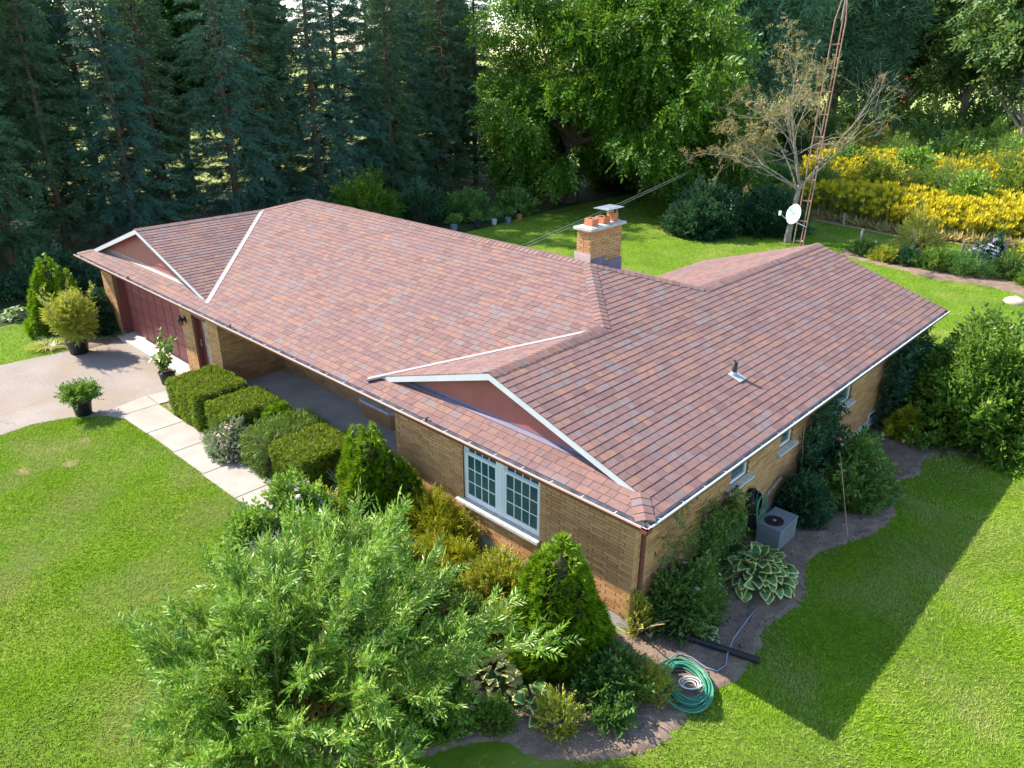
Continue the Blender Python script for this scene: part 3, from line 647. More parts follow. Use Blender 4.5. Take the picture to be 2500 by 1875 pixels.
# chimney on the rear slope
CX0, CX1, CY0, CY1, CZ0, CZ1 = -6.41, -6.0, 6.17, 7.40, 3.5, 4.87
m_ = MB(); m_.box((CX0 + .1, CY0 + .1, CZ0), (CX1 - .1, CY1 - .1, CZ1)); chim = part(m_, 'chimney', M['mortar'])
for a, b, nn_ in (((CX0, CY0), (CX1, CY0), (0, -1)), ((CX1, CY0), (CX1, CY1), (1, 0)), ((CX1, CY1), (CX0, CY1), (0, 1)), ((CX0, CY1), (CX0, CY0), (-1, 0))):
    k0 = len(all_bricks); brick_wall(a, b, 4.87 - 20 * CO, CZ1, (), nn_, .27, 'chimney_face', chim)
    for i in range(k0, len(all_bricks)): all_bricks[i] = (chim,) + all_bricks[i][1:]
vis = [b for b in all_bricks if b[0] in (wf, wr) or (b[0] is chim and b[1][2] > 4.1 and (abs(b[3][0]) > 0 and b[3][0] > 0 or b[3][1] < 0))]
def bdist(b):
    c = np.array(b[1]); d_ = np.linalg.norm(c - CAM); return d_ - (6 if b[0] is chim else 0) + (3 if b[0] is wr else 0)
vis.sort(key=bdist); pick = set(id(b) for b in vis[:300])
rest = {}
for b in all_bricks:
    if id(b) in pick:
        m_ = MB(); m_.obox(*b[1:5], b[5]); m_.build('brick', M['brick'], b[0])
    else: rest.setdefault(b[0].name, (b[0], MB()))[1].obox(*b[1:5], b[5])
for nm, (wo, m_) in rest.items(): tag(m_.build('brick_courses', M['brick'], wo), kind='stuff')
m_ = MB(); m_.box((CX0 - .07, CY0 - .08, CZ1 + .002), (CX1 + .07, CY1 + .08, CZ1 + .06)); m_.box((CX0 - .02, CY0 - .02, CZ1 + .06), (CX1 + .02, CY1 + .02, CZ1 + .075)); m_.build('cap_slab', M['stone'], chim)
for yy, hh, ww in ((CY0 + .14, .17, .24), (CY0 + .56, .15, .26), (CY0 + .98, .2, .2)):
    m_ = MB(); x0, x1, y0, y1, z0, z1 = -6.2 - ww / 2, -6.2 + ww / 2, yy, yy + ww, CZ1 + .07, CZ1 + .07 + hh; t = .03
    for lo, hi in (((x0, y0, z0), (x1, y0 + t, z1)), ((x0, y1 - t, z0), (x1, y1, z1)), ((x0, y0 + t, z0), (x0 + t, y1 - t, z1)), ((x1 - t, y0 + t, z0), (x1, y1 - t, z1))): m_.box(lo, hi)
    m_.build('flue', M['clay'], chim)
m_ = MB(); m_.box((-6.42, CY0 + .6, CZ1 + .40), (-5.98, CY0 + 1.24, CZ1 + .415)); m_.box((-6.36, CY0 + .7, CZ1 + .415), (-6.04, CY0 + 1.14, CZ1 + .425))
for xx, yy in ((-6.27, CY0 + 1.0), (-6.13, CY0 + 1.0), (-6.27, CY0 + 1.16), (-6.13, CY0 + 1.16)): m_.tube([(xx, yy, CZ1 + .1), (xx, yy, CZ1 + .402)], .008, 5)
m_.build('rain_cap', M['galv'], chim)
m_ = MB(); m_.box((CX0 - .05, CY0 - .022, 3.9), (CX1 + .03, CY0 - .012, 4.33)); m_.build('chimney_flashing', M['flash_pink'], chim)
m_ = MB()
for i, yy in enumerate((CY0 - .02, CY0 + .52)): zt2 = 4.20 - .14 * i; m_.box((CX1 + .013 + .004 * i, yy, 3.4), (CX1 + .019 + .004 * i, yy + (.6 if i == 0 else .74), zt2))
m_.build('step_flashing', M['flash_grey'], chim)
# foundation
for lo, hi in (((WX, S + .006, -.3), (-S - .006, YR - .42, BR)), ((-L + S + .006, S + .006, -.3), (GD[0] - .02, D - S, BR - .2)), ((GD[1] + .02, S + .006, -.3), (GX - .006, D - S, BR - .2)), ((GX, PY + .006, -.3), (WX, D - S, PZ - .01))):
    m_ = MB(); m_.box(lo, hi); part(m_, 'foundation', M['found'])
m_ = MB(); m_.box((-L + 1, 3, .2), (-1.2, D - 1, TOP)); m_.box((-2 * w3 + .6, 3, .2), (-1.2, YR - 1, TOP)); part(m_, 'inner_walls', M['mortar'])
# front picture window with two sashes
def grid_window(x0, x1, z0, z1, y, cols, zsplit, rows_low, rows_up):
    fr = MB(); t = .045
    fr.box((x0, y - .03, z0), (x0 + t, y + .05, z1)); fr.box((x1 - t, y - .03, z0), (x1, y + .05, z1)); fr.box((x0 + t, y - .03, z0), (x1 - t, y + .05, z0 + t)); fr.box((x0 + t, y - .03, z1 - t), (x1 - t, y + .05, z1))
    wo = part(fr, 'window', M['winwhite'])
    sh = MB(); s_ = .05; a, b = x0 + t, x1 - t
    for (za, zb, dy) in ((z0 + t, zsplit + .02, -.012), (zsplit - .02, z1 - t, .012)):
        yy = y + dy
        sh.box((a, yy - .012, za), (a + s_, yy + .012, zb)); sh.box((b - s_, yy - .012, za), (b, yy + .012, zb)); sh.box((a + s_, yy - .012, za), (b - s_, yy + .012, za + s_)); sh.box((a + s_, yy - .012, zb - s_), (b - s_, yy + .012, zb))
    sh.build('sash', M['winwhite'], wo)
    for (za, zb, rows, dy) in ((z0 + t + s_, zsplit + .02 - s_, rows_low, -.012), (zsplit - .02 + s_, z1 - t - s_, rows_up, .012)):
        A, B = a + s_, b - s_; cw, rh = (B - A) / cols, (zb - za) / rows; yy = y + dy; gb = .009
        mu = MB()
        for i in range(1, cols): mu.box((A + i * cw - gb, yy - .010, za), (A + i * cw + gb, yy + .004, zb))
        for j in range(1, rows): mu.box((A, yy - .0085, za + j * rh - gb), (B, yy + .0035, za + j * rh + gb))
        mu.build('muntin', M['winwhite'], wo)
        for i in range(cols):
            for j in range(rows):
                p_ = MB(); tl = rng.uniform(-.002, .002); p_.poly([(A + i * cw + gb, yy + tl, za + j * rh + gb), (A + (i + 1) * cw - gb, yy - tl, za + j * rh + gb), (A + (i + 1) * cw - gb, yy - tl, za + (j + 1) * rh - gb), (A + i * cw + gb, yy + tl, za + (j + 1) * rh - gb)])
                p_.build('pane', M['glass'], wo)
WY = S + .07
grid_window(WIN[0], -3.42, WIN[2], WIN[3], WY, 4, 1.90, 3, 2); grid_window(-3.33, WIN[1], WIN[2], WIN[3], WY, 4, 1.90, 3, 2)
m_ = MB(); m_.box((-3.42, WY - .035, WIN[2]), (-3.33, WY + .05, WIN[3])); part(m_, 'window_mullion', M['winwhite'])
m_ = MB(); m_.faces([(WIN[0] - .14, S - .09, .835), (WIN[1] + .03, S - .09, .835), (WIN[1] + .03, S + .09, .835), (WIN[0] - .14, S + .09, .835), (WIN[0] - .14, S - .09, .89), (WIN[1] + .03, S - .09, .89), (WIN[1] + .03, S + .09, .93), (WIN[0] - .14, S + .09, .93)],
                    [(0, 3, 2, 1), (4, 5, 6, 7), (0, 1, 5, 4), (1, 2, 6, 5), (2, 3, 7, 6), (3, 0, 4, 7)]); part(m_, 'window_sill', M['stone'])
def side_window(y0, y1, z0, z1):
    x = -S - .07; t = .05; m_ = MB()
    m_.box((x - .04, y0, z0), (x + .03, y0 + t, z1)); m_.box((x - .04, y1 - t, z0), (x + .03, y1, z1)); m_.box((x - .04, y0 + t, z0), (x + .03, y1 - t, z0 + t)); m_.box((x - .04, y0 + t, z1 - t), (x + .03, y1 - t, z1)); m_.box((x - .02, y0 + t, (z0 + z1) / 2 + .2), (x + .015, y1 - t, (z0 + z1) / 2 + .235))
    wo = part(m_, 'window', M['winwhite']); m_ = MB(); m_.poly([(x, y0 + t, z0 + t), (x, y1 - t, z0 + t), (x, y1 - t, z1 - t), (x, y0 + t, z1 - t)]); m_.build('pane', M['glass'], wo)
    m_ = MB(); m_.faces([(-S - .06, y0 - .14, z0 - .09), (-S + .10, y0 - .14, z0 - .09), (-S + .10, y1 + .14, z0 - .09), (-S - .06, y1 + .14, z0 - .09), (-S - .06, y0 - .14, z0 + .01), (-S + .10, y0 - .14, z0 - .04), (-S + .10, y1 + .14, z0 - .04), (-S - .06, y1 + .14, z0 + .01)],
                        [(0, 3, 2, 1), (4, 5, 6, 7), (0, 1, 5, 4), (1, 2, 6, 5), (2, 3, 7, 6), (3, 0, 4, 7)]); m_.build('sill', M['stone'], wo)
for q in SW: side_window(*q)
m_ = MB(); m_.box((-S - .06, 10.5, .08), (-S + .02, 11.15, .12)); m_.box((-S - .06, 10.5, .44), (-S + .02, 11.15, .48)); m_.box((-S - .06, 10.5, .12), (-S + .02, 10.55, .44)); m_.box((-S - .06, 11.1, .12), (-S + .02, 11.15, .44)); bw = part(m_, 'basement_window', M['winwhite'])
m_ = MB(); m_.poly([(-S - .02, 10.55, .12), (-S - .02, 11.1, .12), (-S - .02, 11.1, .44), (-S - .02, 10.55, .44)]); m_.build('pane', M['glass'], bw)
# bow window in the porch
bx = [(-10.2, PY + .02), (-9.6, PY - .30), (-8.55, PY - .30), (-7.95, PY + .02)]
m_ = MB(); zz0, zz1 = .76, .83
for i in range(3):
    a, b = bx[i], bx[i + 1]; m_.poly([(a[0], a[1], PZ), (b[0], b[1], PZ), (b[0], b[1], zz0), (a[0], a[1], zz0)])
part(m_, 'bow_base', M['brick'])
m_ = MB(); ex = [(-10.28, PY + .02), (-9.65, PY - .40), (-8.5, PY - .40), (-7.87, PY + .02)]
m_.poly([(x, y, zz1) for x, y in ex]); m_.poly([(x, y, zz0) for x, y in ex])
for i in range(3): m_.poly([(ex[i][0], ex[i][1], zz0), (ex[i + 1][0], ex[i + 1][1], zz0), (ex[i + 1][0], ex[i + 1][1], zz1), (ex[i][0], ex[i][1], zz1)])
part(m_, 'bow_sill', M['stone'])
for i in range(3):
    a, b = np.array((*bx[i], 0.)), np.array((*bx[i + 1], 0.)); a = a + (0, .12, 0); b = b + (0, .12, 0); d = (b - a); ln = np.linalg.norm(d); d /= ln; nn = np.array((d[1], -d[0], 0)) * .04; m_ = MB()
    for (u0, u1, z0, z1) in ((0, .05, zz1, 2.1), (ln - .05, ln, zz1, 2.1), (.05, ln - .05, zz1, zz1 + .06), (.05, ln - .05, 2.04, 2.1), (.05, ln - .05, 1.4, 1.43), (ln / 2 - .012, ln / 2 + .012, zz1 + .06, 2.04)):
        q = a + d * u0; m_.obox((q[0], q[1], z0), d * (u1 - u0), nn, (0, 0, z1 - z0))
    wo = part(m_, 'window', M['white']); m_ = MB(); p0, p1 = a + d * .05 + nn * .3, b - d * .05 + nn * .3
    m_.poly([(p0[0], p0[1], zz1 + .06), (p1[0], p1[1], zz1 + .06), (p1[0], p1[1], 2.04), (p0[0], p0[1], 2.04)]); m_.build('pane', M['glass'], wo)
m_ = MB(); m_.box((-11.0, PY - .03, .60), (-10.9, PY + .0, .69)); part(m_, 'outlet_box', M['galv'])
# garage door: frame, then raised panels
m_ = MB(); gy = S + .30
m_.box((GD[0], S + .05, .06), (GD[0] + .16, gy + .03, GD[3])); m_.box((GD[1] - .16, S + .05, .06), (GD[1], gy + .03, GD[3])); m_.box((GD[0] + .16, S + .05, GD[3] - .1), (GD[1] - .16, gy + .03, GD[3])); part(m_, 'garage_door_frame', M['garage_trim'])
m_ = MB(); m_.box((GD[0] + .16, gy, .08), (GD[1] - .16, gy + .04, GD[3] - .1)); gdo = part(m_, 'garage_door', M['garage'])
nc, nr = 8, 4; X0, X1, Z0, Z1 = GD[0] + .16, GD[1] - .16, .08, GD[3] - .1; pw, ph = (X1 - X0) / nc, (Z1 - Z0) / nr; proto = None
for i in range(nc):
    for j in range(nr):
        if proto is None:
            m_ = MB(); a, b = pw / 2 - .025, ph / 2 - .012; c_, d_ = pw / 2 - .075, ph / 2 - .07
            m_.faces([(-a, 0, -b), (a, 0, -b), (a, 0, b), (-a, 0, b), (-a, -.012, -b), (a, -.012, -b), (a, -.012, b), (-a, -.012, b), (-c_, -.002, -d_), (c_, -.002, -d_), (c_, -.002, d_), (-c_, -.002, d_)],
                     [(4, 5, 9, 8), (5, 6, 10, 9), (6, 7, 11, 10), (7, 4, 8, 11), (8, 9, 10, 11), (0, 1, 5, 4), (1, 2, 6, 5), (2, 3, 7, 6), (3, 0, 4, 7)]); proto = m_.build('door_panel', M['garage'], gdo); o = proto
        else: o = proto.copy(); COL.objects.link(o); o.parent = gdo
        o.location = (X0 + pw * (i + .5), gy - .002, Z0 + ph * (j + .5))
# entrance door set deep in the wall
ey = S + .17; m_ = MB(); m_.box((ED[0], S + .02, .3), (ED[0] + .07, ey + .05, ED[3])); m_.box((ED[1] - .07, S + .06, .3), (ED[1], ey + .05, ED[3])); m_.box((ED[0] + .07, S + .06, ED[3] - .08), (ED[1] - .07, ey + .05, ED[3])); part(m_, 'door_frame', M['garage_trim'])
m_ = MB(); m_.box((ED[0] + .07, ey, .3), (ED[1] - .07, ey + .04, ED[3] - .08)); dr = part(m_, 'entrance_door', M['wood'])
m_ = MB(); x0, x1 = ED[0] + .30, ED[1] - .17; pts = []
for i in range(25):
    t = i / 24; pts.append((x0 - .03 * abs(math.sin(t * 9)), ey - .006, .55 + t * 1.3))
rt = [(x1 + .05 * math.sin(t * 14) * (.4 + t), ey - .006, .55 + t * 1.3) for t in [i / 24 for i in range(25)]]
for i in range(24): m_.poly([pts[i], rt[i], rt[i + 1], pts[i + 1]])
m_.build('door_glass', M['frost'], dr)
m_ = MB(); m_.tube([(ED[0] + .16, ey - .07, 1.1), (ED[0] + .16, ey - .07, 1.3)], .012, 6); m_.tube([(ED[0] + .16, ey - .07, 1.12), (ED[0] + .16, ey, 1.12)], .01, 6); m_.build('handle', M['galv'], dr)
# coach lamp and floodlight
lx, ly, lz = -15.80, S - .15, 1.78; m_ = MB(); m_.lathe((lx, ly, lz), [(.0, .16), (.025, .15), (.03, .11), (.10, .02), (.105, .0), (.085, -.005)], 6); m_.tube([(lx, ly + .03, lz + .02), (lx, S, lz + .02)], .025, 6); m_.box((lx - .05, S - .03, lz - .08), (lx + .05, S, lz + .1)); lamp = part(m_, 'coach_lamp', M['rubber'])
m_ = MB(); m_.lathe((lx, ly, lz), [(.08, 0), (.06, -.13), (.0, -.15)], 6); m_.build('lamp_glass', M['lampglass'], lamp)
for xx in (-16.03, -15.72):
    m_ = MB(); m_.lathe((xx, S - .13, 2.28), [(.0, .05), (.05, .04), (.06, -.04), (.0, -.045)], 10); m_.tube([(xx, S - .11, 2.3), (xx, S, 2.33)], .02, 5); part(m_, 'floodlight', M['white'])
# vent pipe on the near slope
vx, vy = -1.30, 4.77; vz = H - P * vx; m_ = MB(); m_.obox(R3('right', vy - .13, -vx - .20, .026), (R3('right', vy + .13, -vx - .20) - R3('right', vy - .13, -vx - .20)), R3('right', 0, .28) - R3('right', 0, 0), np.array(plane('right')[1]) * .006)
m_.lathe((vx, vy, vz - .01), [(.085, -.02), (.066, .06), (.056, .10), (.0, .10)], 16); vb = part(m_, 'vent_boot', M['lead'])
m_ = MB(); m_.lathe((vx, vy, vz), [(.05, .05), (.05, .30), (.04, .30), (.04, .1), (0, .1)], 16); part(m_, 'vent_pipe', M['rubber'], True)
for xx in (-18.2, -12.05, -4.75):   # small cable clips on the eave
    m_ = MB(); m_.tube([(xx, -.05, H - .03), (xx + .02, -.06, H + .05), (xx + .06, -.05, H + .06)], .016, 6); part(m_, 'cable_clip', M['rubber'])

# ------------------------------------------------------------------ plants
def tubes(paths, n=5):
    m_ = MB()
    for p, r_ in paths: m_.tube(p, r_, n)
    return m_
def arc(p0, d, ln, bend, k=6, wob=0.0):
    """a stem that starts along d and bends by the vector 'bend' over its length"""
    p = np.array(p0, float); d = np.array(d, float); d /= np.linalg.norm(d); out = [p.copy()]
    for i in range(k):
        dd = d + np.array(bend) * ((i + 1) / k); dd += rng.normal(0, wob, 3) if wob else 0; dd /= np.linalg.norm(dd); p = p + dd * ln / k; out.append(p.copy())
    return out
def foliage(root, loc, name, parts, mats):
    V, F, Mi = merge(parts); return tri_mesh(name, V, F, mats, root, loc, Mi)
BL_N = T_blade(.16); BL_M = T_blade(.34); LF = T_leaf6(.5); LFW = T_leaf6(.75)
def T_fan(n=5, spread=45, wdt=.22):
    ts = []
    for i in range(n):
        a = math.radians(-spread + 2 * spread * i / (n - 1)); V, F = T_blade(wdt, .03, .04); ts.append((rotz(V * (1 - .25 * abs(a)), a), F))
    return T_stack(*ts)
def T_tuft(n=5, tilt=35, wdt=.12, l=1.0):
    ts = []
    for i in range(n):
        V, F = T_blade(wdt, .02, .05); V = V * rng.uniform(.7, 1.1) * l; V = rotx(V, math.radians(rng.uniform(-tilt, tilt))); V = rotz(V, math.radians(rng.uniform(-tilt, tilt))); ts.append((roty(V, rng.uniform(0, 6.28)), F))
    return T_stack(*ts)
FAN = T_fan(); TUFT = T_tuft(5, 45, .18); SPR_WILLOW = T_spray(13, T_blade(.25, .05, .08), 44, .28, lift=12, seed=1); SPR_LEAF = T_spray(7, T_leaf6(.55), 55, .36, lift=15, seed=2)
SPR_WALNUT = T_spray(10, T_blade(.42, .03, .12), 62, .34, lift=-8, seed=3, curve=.25); SPR_JUN = T_spray(9, T_blade(.2), 38, .34, lift=18, seed=4); SPR_FERN = T_spray(12, T_blade(.25), 65, .26, lift=5, seed=5, curve=.15)
SPR_ROSE = T_spray(8, T_leaf6(.6), 60, .26, lift=20, seed=6); SPR_BAM = T_spray(9, T_blade(.3, .03, .15), 48, .38, lift=15, seed=8)

def cone_shape(n, base, h, r, amp=.26, lumps=26, belly=.18):
    """points on an uneven cone with a rounded foot; returns points and outward directions"""
    t = 1 - np.sqrt(rng.random(n)); t = np.clip(t * 1.02, 0, .995); a = rng.uniform(0, 2 * math.pi, n)
    prof = np.where(t < belly, .80 + .2 * np.sin(t / belly * math.pi / 2), np.cos((t - belly) / (1 - belly) * math.pi / 2) ** .85)
    la = rng.uniform(0, 2 * math.pi, lumps); lt = rng.uniform(0, .95, lumps); lh = rng.uniform(.3, 1, lumps)
    da = np.abs((a[:, None] - la + math.pi) % (2 * math.pi) - math.pi); g = np.max(np.exp(-(da / .38) ** 2 - ((t[:, None] - lt) / .12) ** 2) * lh, axis=1)
    rr = r * (prof * (1 - amp + amp * 1.5 * g)) * (1 - .16 * rng.random(n) ** 2) + .02
    d = np.stack([np.cos(a), np.sin(a), np.full(n, .35)], 1); P_ = np.stack([rr * np.cos(a), rr * np.sin(a), t * h + .03], 1) + np.asarray(base); return P_, d
def cedar(loc, tips, label, group, n, s=.13, mat='cedar'):
    root = empty('cedar_shrub', loc, label, 'cedar shrub', group); parts = []; core = MB()
    tot = sum(h * r for _, _, h, r in tips)
    for dx, dy, h, r in tips:
        b = (loc[0] + dx, loc[1] + dy, 0); k = int(n * h * r / tot); P_, d = cone_shape(k, b, h, r)
        parts.append(place(FAN, P_, d * (1, 1, 2.2) + rng.normal(0, .35, d.shape), s * rng.uniform(.7, 1.25, k)))
        core.lathe(b, [(r * .5, 0), (r * .62, h * .15), (r * .5, h * .4), (r * .3, h * .66), (r * .1, h * .84), (0, h * .88)], 12)
    foliage(root, loc, 'crown', parts, G[mat]); core.build('branch_shade_core', G['core_shade'], root, loc)  # dark solid inside the cones imitates their shaded interior
    m_ = MB(); m_.tube([(loc[0], loc[1], -.05), (loc[0], loc[1], tips[0][2] * .5)], [.07, .03], 7); m_.build('trunk', M['bark'], root, loc)
cedar((-.95, -.72, 0), [(0, 0, 2.2, .74), (-.22, -.12, 1.98, .52), (.25, .05, 1.75, .55), (.05, -.3, 1.45, .55)], 'bright green egg-shaped cedar shrub beside the near brick corner', 'clipped cedar shrubs', 8200)
cedar((-6.2, -.32, 0), [(0, 0, 2.05, .6), (-.3, -.1, 2.0, .45), (.4, .12, 1.6, .5), (.1, -.25, 1.5, .5), (.6, .3, 1.35, .42)], 'bright green cedar shrub with several tips beside the porch corner', 'clipped cedar shrubs', 7200)
cedar((-23.1, -.85, 0), [(0, 0, 2.55, .62), (.45, .3, 2.2, .5), (-.1, -.2, 2.2, .5), (.1, -.5, 1.0, .5)], 'tall yellow-green cedar shrub behind the large potted bush at garage', 'clipped cedar shrubs', 4200, .17)

def yew_box(x0, x1, y0, y1, h, label, n, rnd=.1, mat='yew', s=.085, T=None):
    loc = ((x0 + x1) / 2, (y0 + y1) / 2, 0); root = empty('yew_hedge', loc, label, 'hedge', 'clipped yew blocks along the walkway')
    ar = np.array([(x1 - x0) * (y1 - y0), (x1 - x0) * h, (x1 - x0) * h, (y1 - y0) * h, (y1 - y0) * h]); ks = (n * ar / ar.sum()).astype(int); Ps, Ds = [], []
    for f, k in enumerate(ks):
        u, v = rng.random(k), rng.random(k); lx, ly = x1 - x0, y1 - y0
        if f == 0: p = np.stack([x0 + u * lx, y0 + v * ly, 0 * u + h], 1); d = np.tile((0, 0, 1.), (k, 1))
        elif f < 3: p = np.stack([x0 + u * lx, 0 * u + (y0 if f == 1 else y1), v * h], 1); d = np.tile((0, -1. if f == 1 else 1., .15), (k, 1))
        else: p = np.stack([0 * u + (x0 if f == 3 else x1), y0 + u * ly, v * h], 1); d = np.tile((-1. if f == 3 else 1., 0, .15), (k, 1))
        Ps.append(p); Ds.append(d)
    P_, D_ = np.vstack(Ps), np.vstack(Ds); c = np.array([loc[0], loc[1], h / 2]); half = np.array([(x1 - x0) / 2, (y1 - y0) / 2, h / 2])
    q = (P_ - c) / half; ex = np.sum(np.abs(q) ** 11, 1) ** (1 / 11); P_ = c + q / ex[:, None] * half * (1 + .02 * np.sin(P_[:, :1] * 9) + .02 * np.sin(P_[:, 1:2] * 11 + 1)); P_[:, 2] = np.maximum(P_[:, 2], .04)
    taper = 1 - .05 * (1 - P_[:, 2] / h); P_[:, 0] = loc[0] + (P_[:, 0] - loc[0]) * taper; P_[:, 1] = loc[1] + (P_[:, 1] - loc[1]) * taper
    P_ -= D_ * rng.uniform(.0, .06, (len(P_), 1))
    foliage(root, loc, 'crown', [place(T or TUFT, P_, D_, s * rng.uniform(.7, 1.3, len(P_)), jit=.55)], G[mat])
    m_ = MB(); e_ = .07; m_.box((x0 + e_, y0 + e_, 0), (x1 - e_, y1 - e_, h - e_)); m_.build('branch_shade_core', G['core_shade'], root, loc)  # dark box blocks the view through, painted as the hedge's inner shade
yew_box(-13.98, -12.22, -1.12, .30, 1.0, 'large square clipped yew hedge nearest the driveway', 7000)
yew_box(-12.10, -10.85, -1.02, .46, .92, 'square clipped yew hedge, second from the driveway', 5200)
yew_box(-9.05, -7.72, -1.0, .46, .92, 'clipped yew hedge nearest the pointed cedar at the porch corner', 5600)
def mound(name, loc, r, n, T, s, mat, label, cat, group=None, lumps=16, amp=.35, inner=.45, updir=.3, jit=.35, core=.62, extra=None, zmin=-.05, flat=0.0, stem=None, width=.5):
    root = empty(name, loc, label, cat, group); c = np.array((loc[0], loc[1], 0.0))
    P_, d = lumpy(n, c, r, lumps, amp, inner, zmin, width); P_[:, 2] = np.maximum(P_[:, 2], .03); d2 = d * np.array((1, 1, 1)) + np.array((0, 0, updir))
    parts = [(*place(T, P_, d2, s * rng.uniform(.7, 1.25, n), jit=jit, flat=flat), 0)]; mats = [G[mat]]
    foliage(root, loc, 'crown', parts, mats)
    for (pn, T2, n2, s2, mt, off) in (extra or []):
        P2, dd = lumpy(n2, c, r, lumps, amp * .4, .12, max(zmin, .05), width); P2 = P2 + dd * off
        V, F = place(T2, P2, dd + np.array((0, 0, .5)), s2 * rng.uniform(.7, 1.2, n2), jit=.4); tag(tri_mesh(pn, V, F, G[mt], root, loc), kind='stuff')
    if core:
        m_ = MB(); R_ = np.array(r) * core; k = [(math.cos(a), math.sin(a)) for a in np.linspace(0, math.pi / 2, 6)]
        m_.lathe(c, [(R_[0] * max(.02, q[0]), R_[2] * q[1]) for q in k], 12); m_.build('branch_shade_core', G['core_shade'], root, loc)  # dark dome stands in for the shaded inside of the mound
    if stem:
        m_ = MB()
        for i in range(stem): a = rng.uniform(0, 6.28); m_.tube(arc((loc[0], loc[1], -.03), (math.cos(a) * .5, math.sin(a) * .5, 1), r[2] * .8, (math.cos(a) * .6, math.sin(a) * .6, 0), 4), [.02, .018, .014, .01, .006], 5)
        m_.build('stem', M['twig'], root, loc)
    return root
FLW = T_stack(*[(rotz(T_leaf6(.9, .05, .1)[0], i * 2 * math.pi / 5), T_leaf6()[1]) for i in range(5)])   # five open petals
FLW = (FLW[0][:, [0, 2, 1]] * (1, 1, -1), FLW[1])
mound('yew_shrub', (-10.5, .0, 0), (.72, .68, 1.22), 3600, FAN, .12, 'cedar', 'rounded dark green shrub rising between the clipped hedges', 'shrub', amp=.45, lumps=22)
yew_box(-10.05, -9.12, -1.05, .5, .80, 'flat-topped grey-green juniper block between rounded shrub and last hedge', 2600, mat='juniper', s=.2, T=SPR_JUN)
mound('juniper_shrub', (-11.15, -.95, 0), (.5, .42, .72), 1100, SPR_JUN, .2, 'juniper', 'small grey-green juniper behind the pink flowering bush', 'juniper', amp=.25)
mound('flowering_bush', (-10.75, -1.02, 0), (.72, .52, .85), 1500, SPR_LEAF, .16, 'pinkleaf', 'pale grey-green bush dotted with pink flowers beside the walkway', 'flowering bush', extra=[('flower', FLW, 260, .035, 'pink', .02)], core=.5)
mound('rose_of_sharon', (-6.75, -1.75, 0), (.85, .7, 1.3), 900, SPR_LEAF, .28, 'willow', 'upright leafy bush with pale lilac flowers at the walkway end', 'flowering bush', extra=[('flower', FLW, 40, .06, 'lilac', .04)], core=.4, amp=.5, lumps=12, updir=.7, stem=7)
mound('phlox_plant', (-7.0, -.35, 0), (.3, .3, 1.1), 160, SPR_LEAF, .22, 'dark', 'thin plant with magenta blooms beside the pointed porch cedar', 'flowering plant', extra=[('flower', FLW, 34, .035, 'magenta', .02)], core=0, amp=.5, updir=.8, stem=4)
mound('stonecrop_plant', (-6.75, -1.15, 0), (.42, .42, .6), 420, SPR_ROSE, .2, 'bamboo', 'pale yellow-green leafy plant at foot of the porch cedar', 'plant', core=.4)
mound('golden_juniper', (-4.75, .05, 0), (1.15, .55, .95), 1900, SPR_JUN, .24, 'goldjuniper', 'sprawling golden juniper below the left half of the front window', 'juniper', amp=.6, lumps=16, updir=.3, core=.45)
mound('golden_juniper', (-3.75, -.45, 0), (.8, .55, .75), 1100, SPR_JUN, .22, 'goldjuniper', 'smaller golden juniper in front of the picture window', 'juniper', amp=.6, lumps=12, core=.4)
mound('barberry_bush', (-2.55, -.35, 0), (.95, .75, .85), 2000, SPR_ROSE, .18, 'barberry', 'yellow and orange tinged bush between front window and egg-shaped cedar', 'bush', amp=.5, lumps=14, core=.4, stem=9)
mound('rose_bush', (-2.35, -1.5, 0), (.6, .5, .7), 700, SPR_ROSE, .22, 'vine', 'green rose bush with a few crimson blooms left of the cedar', 'rose bush', extra=[('flower', FLW, 9, .05, 'crimson', .03)], core=.3, amp=.5)
mound('fern_clump', (-5.0, -1.5, 0), (.85, .6, .45), 260, SPR_FERN, .5, 'under', 'dark green leafy clump in shade between cedar and willow shrub', 'plant', core=0, updir=.8)
mound('perennial_clump', (-3.6, -1.75, 0), (.7, .5, .5), 240, SPR_LEAF, .42, 'under', 'low blue-green plant clump in the front bed', 'plant', core=0, updir=.8)
mound('peony_clump', (.02, -.7, 0), (.5, .48, .46), 360, SPR_LEAF, .30, 'vine', 'leafy peony clump between egg-shaped cedar and coiled hose', 'plant', core=.3, updir=.5, jit=.5)
mound('rusty_plant', (.55, -.35, 0), (.28, .28, .42), 240, SPR_JUN, .2, 'barberry', 'small rusty brown plant next to the coiled hose', 'plant', core=0, updir=.7)
mound('spindly_shrub', (-.05, -1.75, 0), (.34, .30, .72), 330, SPR_ROSE, .16, 'bamboo', 'yellow-leaved shrub at the front edge of the bed', 'shrub', core=0, amp=.6, updir=.6, stem=5)
mound('seedling_plant', (.45, -1.15, 0), (.32, .28, .42), 170, SPR_LEAF, .2, 'under', 'little green plant on bare soil near the coiled hose', 'plant', core=0, amp=.6, updir=.7)
mound('rose_bush', (-.02, 1.5, 0), (.5, .95, 1.2), 1900, SPR_ROSE, .21, 'vine', 'rambling dark rose bush with white blooms at the shaded corner', 'rose bush', extra=[('flower', FLW, 16, .05, 'white', .02)], core=.45, amp=.5, lumps=18)
mound('rose_bush', (-.35, .55, 0), (.25, .2, 1.1), 150, SPR_ROSE, .16, 'bamboo', 'thin sunlit rose shoots at the downspout', 'rose shoots', core=0, updir=.9, stem=4, amp=.5)
mound('rambling_shrub', (.35, 7.2, 0), (1.0, 1.6, 1.3), 2600, SPR_LEAF, .32, 'vine', 'wild leafy shrub along the side wall past the air conditioner', 'shrub', core=.45, amp=.65, lumps=20, width=.32, stem=12, jit=.6)
